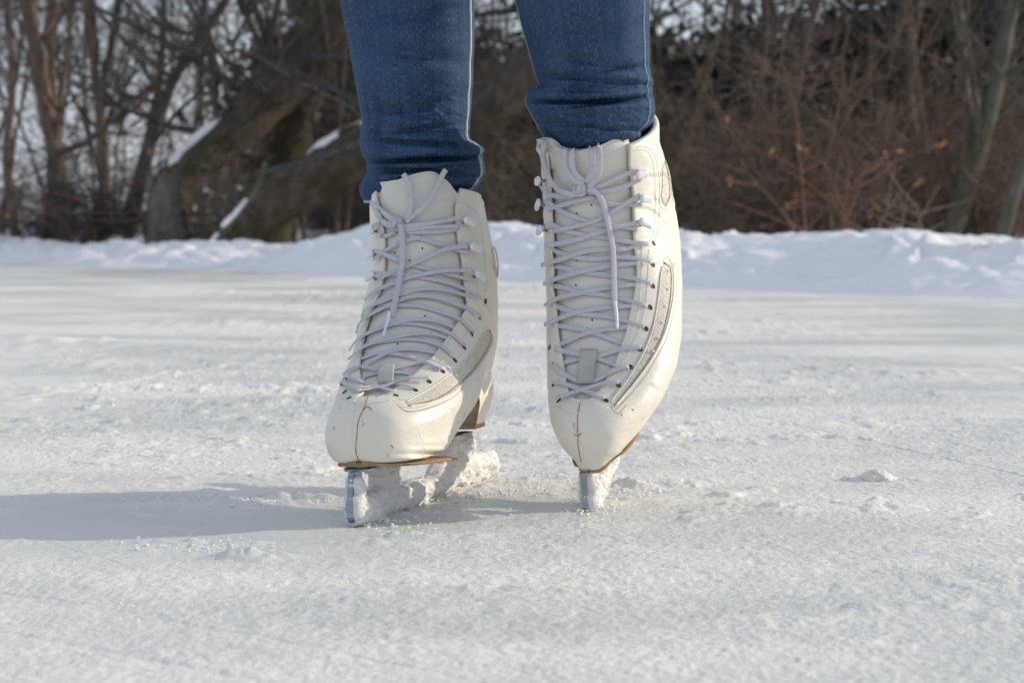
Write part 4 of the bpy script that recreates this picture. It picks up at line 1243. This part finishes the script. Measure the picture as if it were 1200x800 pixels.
# --- the big snow-dusted leaning trunks at the left
def big(px, D_, R, mat, label, caps, seed, br=6, cat='tree', name='leaning_tree'):
    P = [at(x, y, D_ + dd) for x, y, dd in px]
    P[0][2] = floor_z(P[0][0], P[0][1]) - 0.05
    root = empty(name, tuple(P[0]), label, cat)
    o, Q, Rr, Nn, B_ = trunk_mesh('trunk', P, R, M[mat], root, seed)
    for a, b_, w, th_, gp in caps: snow_cap(Q, Rr, a, b_, o, seed, w, th_, gp)
    r = random.Random(seed); tw = Twigs()
    for _ in range(br):
        i = r.randrange(14, 68); d = np.array([r.gauss(0, .7), r.gauss(-.2, .5), r.uniform(.1, 1)]); d /= np.linalg.norm(d)
        branch(r, tw, Q[i], d, r.uniform(.5, 1.3), r.uniform(.008, .018), 2, 4)
    tw.build('branches', M['twig'], root)
    return root
big([(197, 300, 0), (196, 262, 0), (199, 228, 0), (225, 196, .05), (270, 156, .1), (330, 92, .2), (385, 20, .3), (430, -80, .4), (520, -260, .5)], 8.6, [.085, .075, .075, .105, .125, .13, .13, .12, .10], 'moss',
    'thick mossy tree trunk leaning right from a stump, snow along its back', [(.12, .30, .42, .020, .42), (.40, .54, .35, .012, .45)], 3, 16)
P = [at(197, 302, 8.2), at(196, 262, 8.2), at(194, 235, 8.2), at(198, 206, 8.22)]
root = empty('tree_stump', tuple(P[0]), 'pale grey broken stump standing under the snowy leaning trunk', 'stump')
o_, Q_, R__, _, _ = trunk_mesh('trunk', P, [.088, .074, .060, .036], M['greybark'], root, 3)
big([(300, 300, 0), (318, 240, 0), (338, 165, .1), (352, 90, .1), (368, 10, .2), (380, -90, .3), (385, -260, .3)], 8.9, [.12, .11, .10, .10, .10, .09, .08], 'moss',
    'upright mossy brown trunk rising just left of the jeans', [], 11, 14)
big([(215, 305, 0), (262, 280, 0), (310, 246, .05), (370, 212, .1), (430, 178, .1), (520, 150, .2), (600, 105, .3), (650, 60, .4), (720, -20, .5), (800, -160, .6)], 8.2, [.06, .085, .10, .105, .10, .095, .09, .085, .08, .06], 'moss',
    'low mossy log leaning right behind the legs with snow on top', [(.22, .44, .5, .022, .30)], 19, 12, 'log', 'fallen_log')
big([(240, 290, 0), (262, 270, 0), (280, 250, .05), (300, 222, .1), (312, 190, .1)], 7.9, [.014, .013, .012, .010, .007], 'greybark',
    'short snowy stick poking up in front of the mossy log', [(.1, .7, 1.0, .012, .2)], 23, 0 + 1, 'branch', 'fallen_branch')
# --- thicker upright stems at the left and right, read from the photograph
stems = [
 ([(62, 292), (66, 200), (52, 110), (34, 10), (20, -120)], 9.2, .040, 'bark', 'brown trunk with a fork near the left edge'),
 ([(76, 292), (64, 180), (60, 60), (66, -60)], 9.6, .022, 'bark', 'reddish slim trunk crossing in front of the forked brown one'),
 ([(118, 292), (122, 190), (112, 90), (104, 0), (100, -120)], 9.9, .026, 'bark', 'upright grey-brown tree left of the stump'),
 ([(128, 292), (118, 200), (118, 120), (132, 40), (150, -90)], 10.4, .020, 'twig', 'slim dark tree leaning gently right beside the upright one'),
 ([(150, 292), (172, 190), (205, 90), (262, 5), (300, -80)], 10.0, .028, 'twig', 'dark tree leaning far to the right behind the stump'),
 ([(140, 292), (176, 150), (190, 60), (192, -60)], 10.8, .022, 'twig', 'dark straight tree standing behind the far-leaning one'),
 ([(20, 292), (8, 190), (14, 90), (4, -40)], 9.0, .018, 'bark', 'thin crooked tree at the far left edge'),
 ([(235, 290), (236, 170), (236, 60), (240, -60)], 11.0, .014, 'twig', 'thin straight tree seen above the snowy stump'),
 ([(1105, 280), (1135, 210), (1158, 140), (1175, 60), (1196, -60)], 7.6, .036, 'greybark', 'grey tree leaning right at the right side of the thicket'),
 ([(1166, 285), (1186, 235), (1206, 185), (1230, 120)], 6.9, .020, 'greybark', 'short pale stem leaning out of the right edge'),
 ([(1140, 280), (1142, 180), (1128, 80), (1120, -60)], 8.6, .026, 'bark', 'upright brown tree behind the grey leaning one'),
 ([(905, 275), (900, 200), (890, 120), (897, 30), (890, -80)], 9.4, .020, 'twig', 'dark slim tree in the middle of the thicket'),
 ([(1060, 278), (1075, 190), (1066, 90), (1085, -40)], 9.8, .018, 'bark', 'thin brown tree right of the reddish twigs'),
]
for k, (pp, D_, r0, mt, lab) in enumerate(stems):
    P = [at(x, y, D_ + 0.04 * i) for i, (x, y) in enumerate(pp)]
    P[0][2] = floor_z(P[0][0], P[0][1]) - 0.04
    d = P[-1] - P[-2]; d /= np.linalg.norm(d); P.append(P[-1] + d * 1.3)
    root = empty('thin_tree', tuple(P[0]), lab, 'tree', 'bare trees behind the snow bank')
    o, Q, Rr, _, _ = trunk_mesh('trunk', P, [r0 * 1.15] + [r0 * (1 - .12 * i) for i in range(1, len(P))], M[mt], root, 100 + k, 10)
    r = random.Random(200 + k); tw = Twigs()
    for _ in range(14):
        i = r.randrange(8, 66); d = np.array([r.gauss(0, .6), r.gauss(0, .4), r.uniform(.3, 1.2)]); d /= np.linalg.norm(d)
        branch(r, tw, Q[i], d, r.uniform(.5, 1.2), r0 * r.uniform(.22, .45), 2, 4)
    tw.build('branches', M['twig' if k % 3 else mt], root)

# --- many slender saplings; six kinds built, then copied with their parts
def sapling(seed, h, r0, mat, nstem):
    r = random.Random(seed)
    root = empty('sapling', (0, 0, 0), '', 'sapling', 'bare saplings in the thicket')
    tw = Twigs()
    for s_ in range(nstem):
        st = Twigs()
        d = np.array([r.gauss(0, .22), r.gauss(0, .15), 1.0]); d /= np.linalg.norm(d)
        P = walk(r, (r.gauss(0, .03), r.gauss(0, .03), -.05), d, h * r.uniform(.7, 1), 12, .07, 0.01)
        st.line(P, r0 * r.uniform(.6, 1), r0 * .25); st.build('stem', M[mat], root, 6)
        for _ in range(10):
            i = r.randrange(1, 12); dd = np.array([r.gauss(0, .8), r.gauss(0, .6), r.uniform(0, 1)]); dd /= np.linalg.norm(dd)
            branch(r, tw, P[i], dd, r.uniform(.3, .8), r0 * r.uniform(.2, .38), 2, 4, .18, .03, .8)
    tw.build('twigs', M['twig' if mat != 'drytwig' else mat], root, 3)
    return root


def shrub(seed, h, mat, n, spread, thin=0.006, label=''):
    r = random.Random(seed)
    root = empty('shrub', (0, 0, 0), label, 'shrub', 'bare shrubs behind the snow bank')
    st = Twigs(); tw = Twigs()
    for _ in range(n):
        d = np.array([r.gauss(0, spread), r.gauss(0, spread), r.uniform(.5, 1.2)]); d /= np.linalg.norm(d)
        P = walk(r, (r.gauss(0, .10), r.gauss(0, .10), -.03), d, h * r.uniform(.5, 1.1), 9, .16, -.01)
        st.line(P, thin * r.uniform(.7, 1.3), thin * .4)
        for _ in range(6):
            i = r.randrange(1, 9); dd = np.array([r.gauss(0, 1), r.gauss(0, .8), r.gauss(.2, .6)]); dd /= np.linalg.norm(dd)
            branch(r, tw, P[i], dd, r.uniform(.2, .55), thin * .5, 2, 3, .25, 0, .9)
    st.build('stems', M[mat], root, 4); tw.build('twigs', M[mat], root, 3)
    return root


def place(proto, used, loc, rz, sc, label):
    if used[0]:
        c = proto.copy(); COL.objects.link(c)
        for ch in proto.children:
            d = ch.copy(); COL.objects.link(d); d.parent = c
    else: c = proto; used[0] = True
    c.location = loc; c.rotation_euler = (0, 0, rz); c.scale = (sc, sc, sc); c['label'] = label
    return c

protos = [(sapling(300 + k, 2.6, [.016, .012, .020, .010, .014][k], ['bark', 'twig', 'twig', 'drytwig', 'bark'][k], [2, 3, 2, 3, 3][k]), [False]) for k in range(5)]
kinds = ['brown two-stemmed sapling', 'thin dark sapling clump', 'stout dark twin-stemmed sapling', 'pale dry sapling clump', 'brown branching sapling clump']
where = lambda px: 'behind the stump at the left edge' if px < 110 else 'left of the leaning mossy trunk' if px < 300 else 'behind the leaning mossy trunks' if px < 480 else 'between and behind the legs' if px < 780 else 'in the thicket beside the right skate' if px < 930 else 'in the thicket beyond the reddish twigs' if px < 1060 else 'by the grey tree at the right edge'
sp_ = []
for px in list(range(-60, 330, 36)):
    sp_.append((px + R7.uniform(-16, 16), R7.uniform(9.8, 14.5)))
for px in list(range(345, 1280, 62)):
    sp_.append((px + R7.uniform(-12, 12), R7.uniform(8.2, 12.5)))
for i, (px, D_) in enumerate(sp_):
    k = R7.choice([0, 1, 1, 2, 3, 4]); p = at(px, 230, D_)
    depth = 'in the front row' if D_ < 10 else 'in the middle depth' if D_ < 12 else 'far at the back'
    place(protos[k][0], protos[k][1], (p[0], p[1], floor_z(p[0], p[1])), R7.uniform(0, 6.28), R7.uniform(.85, 1.2), '%s %s %s' % (kinds[k], depth, where(px)))
# --- shrubs: the thicket
shp = [(shrub(400, 1.0, 'twig', 34, .55, .006), [False]), (shrub(401, 1.25, 'twig', 40, .45, .005), [False]), (shrub(402, .9, 'drytwig', 14, .45, .0035), [False]), (shrub(403, 1.3, 'bark', 34, .5, .006), [False])]
skn = ['low dark tangled shrub', 'tall dark tangled shrub', 'thin pale dry shrub', 'tall brown tangled shrub']
for px in list(range(395, 1270, 39)):
    D_ = R7.uniform(10, 12.5) if px < 480 else R7.uniform(7.6, 11.5) if px < 800 else R7.uniform(6.9, 10.5)
    k = R7.choice([0, 1, 2, 3, 3, 2]); p = at(px + R7.uniform(-10, 10), 230, D_)
    depth = 'right behind the bank' if D_ < 8.4 else 'one row back' if D_ < 9.8 else 'deep in the wood'
    place(shp[k][0], shp[k][1], (p[0], p[1], floor_z(p[0], p[1])), R7.uniform(0, 6.28), R7.uniform(.5, .8), '%s %s %s' % (skn[k], depth, where(px)))
for px in list(range(-40, 440, 44)):
    D_ = R7.uniform(8.1, 12); k = R7.choice([0, 2, 2]); p = at(px + R7.uniform(-10, 10), 230, D_)
    place(shp[k][0], shp[k][1], (p[0], p[1], floor_z(p[0], p[1])), R7.uniform(0, 6.28), R7.uniform(.35, .6), '%s %s %s' % (skn[k], 'growing low', where(px)))
for pr, us_ in shp + protos:               # drop a kind that was never placed
    if not us_[0]:
        for ch in list(pr.children): bpy.data.objects.remove(ch)
        bpy.data.objects.remove(pr)
# reddish twigs with a few dead leaves
def red_bush(px, D_, h, n, seed, label, mat='redtwig', lf=14):
    r = random.Random(seed); p = at(px, 230, D_); z0 = floor_z(p[0], p[1])
    root = empty('shrub', (p[0], p[1], z0), label, 'shrub', 'bare shrubs behind the snow bank')
    st = Twigs(); pts = []
    for _ in range(n):
        d = np.array([r.gauss(-.15, .35), r.gauss(0, .25), 1]); d /= np.linalg.norm(d)
        P = walk(r, (p[0] + r.gauss(0, .05), p[1] + r.gauss(0, .05), z0 - .03), d, h * r.uniform(.5, 1), 8, .12, 0)
        st.line(P, .0042, .002)
        for q in range(5):
            i = r.randrange(2, 9); dd = np.array([r.gauss(0, .8), r.gauss(0, .5), r.uniform(0, .8)]); dd /= np.linalg.norm(dd)
            Q = walk(r, P[min(i, 8)], dd, r.uniform(.1, .3), 4, .15); st.line(Q, .0026, .0014)
            if len(pts) < lf * 6 and r.random() < .5:
                for _ in range(4): pts.append(Q[-1] + np.array([r.gauss(0, .015) for _ in range(3)]))
    st.build('stems', M[mat], root, 4)
    if pts: leafy('dead_leaves', M['deadleaf'], root, pts, 0.014, seed)
red_bush(1005, 6.75, .46, 3, 501, 'reddish twiggy shrub with orange dead leaves right of the right skate')
red_bush(975, 7.0, .50, 4, 505, 'smaller reddish shrub behind the leafy reddish one')
red_bush(1045, 6.6, .34, 4, 507, 'few tan upright twigs at the snow bank right of the reddish shrub', 'drytwig', 0)
red_bush(232, 8.8, .30, 6, 509, 'small shrub with orange dead leaves right by the snowy stump', 'redtwig', 30)
red_bush(95, 8.6, .35, 5, 511, 'thin reddish twigs at the foot of the forked brown tree', 'redtwig', 4)

# --- dense evergreens at the back of the thicket
def evergreen(px, D_, h, w, n, seed, label):
    rs = np.random.RandomState(seed); p = at(px, 230, D_); z0 = floor_z(p[0], p[1])
    root = empty('evergreen_tree', (p[0], p[1], z0), label, 'tree', 'dark evergreens at the back of the thicket')
    tw = Twigs(); tw.line([np.array([p[0], p[1], z0 - .1]), np.array([p[0] + .03, p[1], z0 + h * .5]), np.array([p[0], p[1], z0 + h])], .07, .015)
    cl = []
    for _ in range(90):
        z = z0 + h * rs.uniform(0.0, 1) ** 1.15; f = (z - z0) / h; a = rs.uniform(0, 6.28); rr = w * (1 - .75 * f) * math.sqrt(rs.uniform(.05, 1))
        c = np.array([p[0] + rr * math.cos(a), p[1] + rr * math.sin(a), z])
        tw.seg(np.array([p[0], p[1], z - .1]), c, .012, .004); cl.append(c)
    pts = np.concatenate([c + rs.normal(size=(n // 90, 3)) * np.array([.13, .13, .10]) for c in cl])
    tw.build('trunk', M['bark'], root, 5); leafy('crown', M['evergreen'], root, pts, 0.045, seed)
ev = [(395, 13, 1.9, .8), (470, 12.5, 2.0, .9), (560, 13.5, 1.7, .9), (640, 12.6, 1.6, .9), (720, 13.2, 1.8, .9), (800, 12, 1.5, .85), (860, 12.8, 1.7, .9), (925, 11.8, 1.6, .9), (990, 12.6, 1.8, .9), (1050, 11.6, 1.9, .9), (1110, 12.4, 2.2, 1.0), (1175, 11.2, 2.3, 1.0), (1240, 12, 2.3, 1.0), (330, 14, 1.7, .8)]
for i, (px, D_, h, w) in enumerate(ev):
    evergreen(px, D_, h * .60, w, 2700, 600 + i, '%s evergreen %s' % (['dense dark', 'wide dark', 'short dark', 'shaggy dark'][i % 4], where(px)))
# --- the wood far behind, one mass
r = random.Random(900); tw = Twigs()
for _ in range(40):
    D_ = r.uniform(17, 42); px = r.uniform(250, 1900); p = at(px, 230, D_)
    d = np.array([r.gauss(0, .2), 0, 1]); d /= np.linalg.norm(d)
    P = walk(r, (p[0], p[1], .3), d, r.uniform(3, 6), 8, .06); rr = r.uniform(.02, .07); tw.line(P, rr, rr * .4)
    for _ in range(9):
        i = r.randrange(0, 8); dd = np.array([r.gauss(0, .8), r.gauss(0, .3), r.uniform(.1, 1)]); dd /= np.linalg.norm(dd)
        Q = walk(r, P[i], dd, r.uniform(.6, 1.8), 5, .15); tw.line(Q, rr * .35, .006)
        for _ in range(3):
            j = r.randrange(1, 5); dd = np.array([r.gauss(0, .8), r.gauss(0, .3), r.uniform(-.1, 1)]); dd /= np.linalg.norm(dd)
            tw.line(walk(r, Q[j], dd, r.uniform(.3, .9), 4, .2), rr * .16, .004)
tag(tw.build('far_wood', M['twig'], None, 3), 'bare wood far behind, read as one grey-brown mass', 'wood', kind='stuff')
# ------------------------------------------------------------------ light, sky, render settings
SUN_EL, SUN_AZ = rad(20), rad(16)      # azimuth measured from +X towards +Y
sd = bpy.data.lights.new('sun', 'SUN'); sd.energy = 3.2; sd.angle = rad(0.53); sd.color = (1.0, 0.89, 0.72)
so_ = bpy.data.objects.new('sun', sd); COL.objects.link(so_)
dirv = Vector((math.cos(SUN_EL) * math.cos(SUN_AZ), math.cos(SUN_EL) * math.sin(SUN_AZ), math.sin(SUN_EL)))
so_.rotation_euler = dirv.to_track_quat('Z', 'Y').to_euler()
W = bpy.data.worlds.new('World'); SC.world = W; W.use_nodes = True
nt = W.node_tree; bg = nt.nodes['Background']
sk_ = nt.nodes.new('ShaderNodeTexSky'); sk_.sky_type = 'NISHITA'; sk_.sun_disc = False
sk_.sun_elevation = SUN_EL; sk_.sun_rotation = PI / 2 - SUN_AZ
sk_.air_density = 1.0; sk_.dust_density = 0.6; sk_.ozone_density = 1.0
tc_ = nt.nodes.new('ShaderNodeTexCoord'); mp_ = nt.nodes.new('ShaderNodeMapping'); mp_.inputs['Scale'].default_value = (1, 1, 3.0)
nt.links.new(tc_.outputs['Generated'], mp_.inputs['Vector'])
cn = nt.nodes.new('ShaderNodeTexNoise'); cn.inputs['Scale'].default_value = 3.0; cn.inputs['Detail'].default_value = 6
nt.links.new(mp_.outputs['Vector'], cn.inputs['Vector'])
cr = nt.nodes.new('ShaderNodeMapRange'); cr.inputs['From Min'].default_value = 0.35; cr.inputs['From Max'].default_value = 0.65
cr.inputs['To Min'].default_value = 0.6; cr.inputs['To Max'].default_value = 0.9
nt.links.new(cn.outputs['Fac'], cr.inputs['Value'])
mx_ = nt.nodes.new('ShaderNodeMix'); mx_.data_type = 'RGBA'
mx_.inputs['B'].default_value = (5.2, 5.7, 6.7, 1)     # thin bright winter cloud over the clear sky
nt.links.new(cr.outputs['Result'], mx_.inputs['Factor']); nt.links.new(sk_.outputs[0], mx_.inputs['A'])
nt.links.new(mx_.outputs['Result'], bg.inputs['Color']); bg.inputs['Strength'].default_value = 0.12
SC.view_settings.view_transform = 'Standard'; SC.view_settings.look = 'None'
SC.view_settings.exposure = 0.10; SC.view_settings.gamma = 1.0
SC.render.engine = 'CYCLES'
SC.render.resolution_x = 1024; SC.render.resolution_y = 682
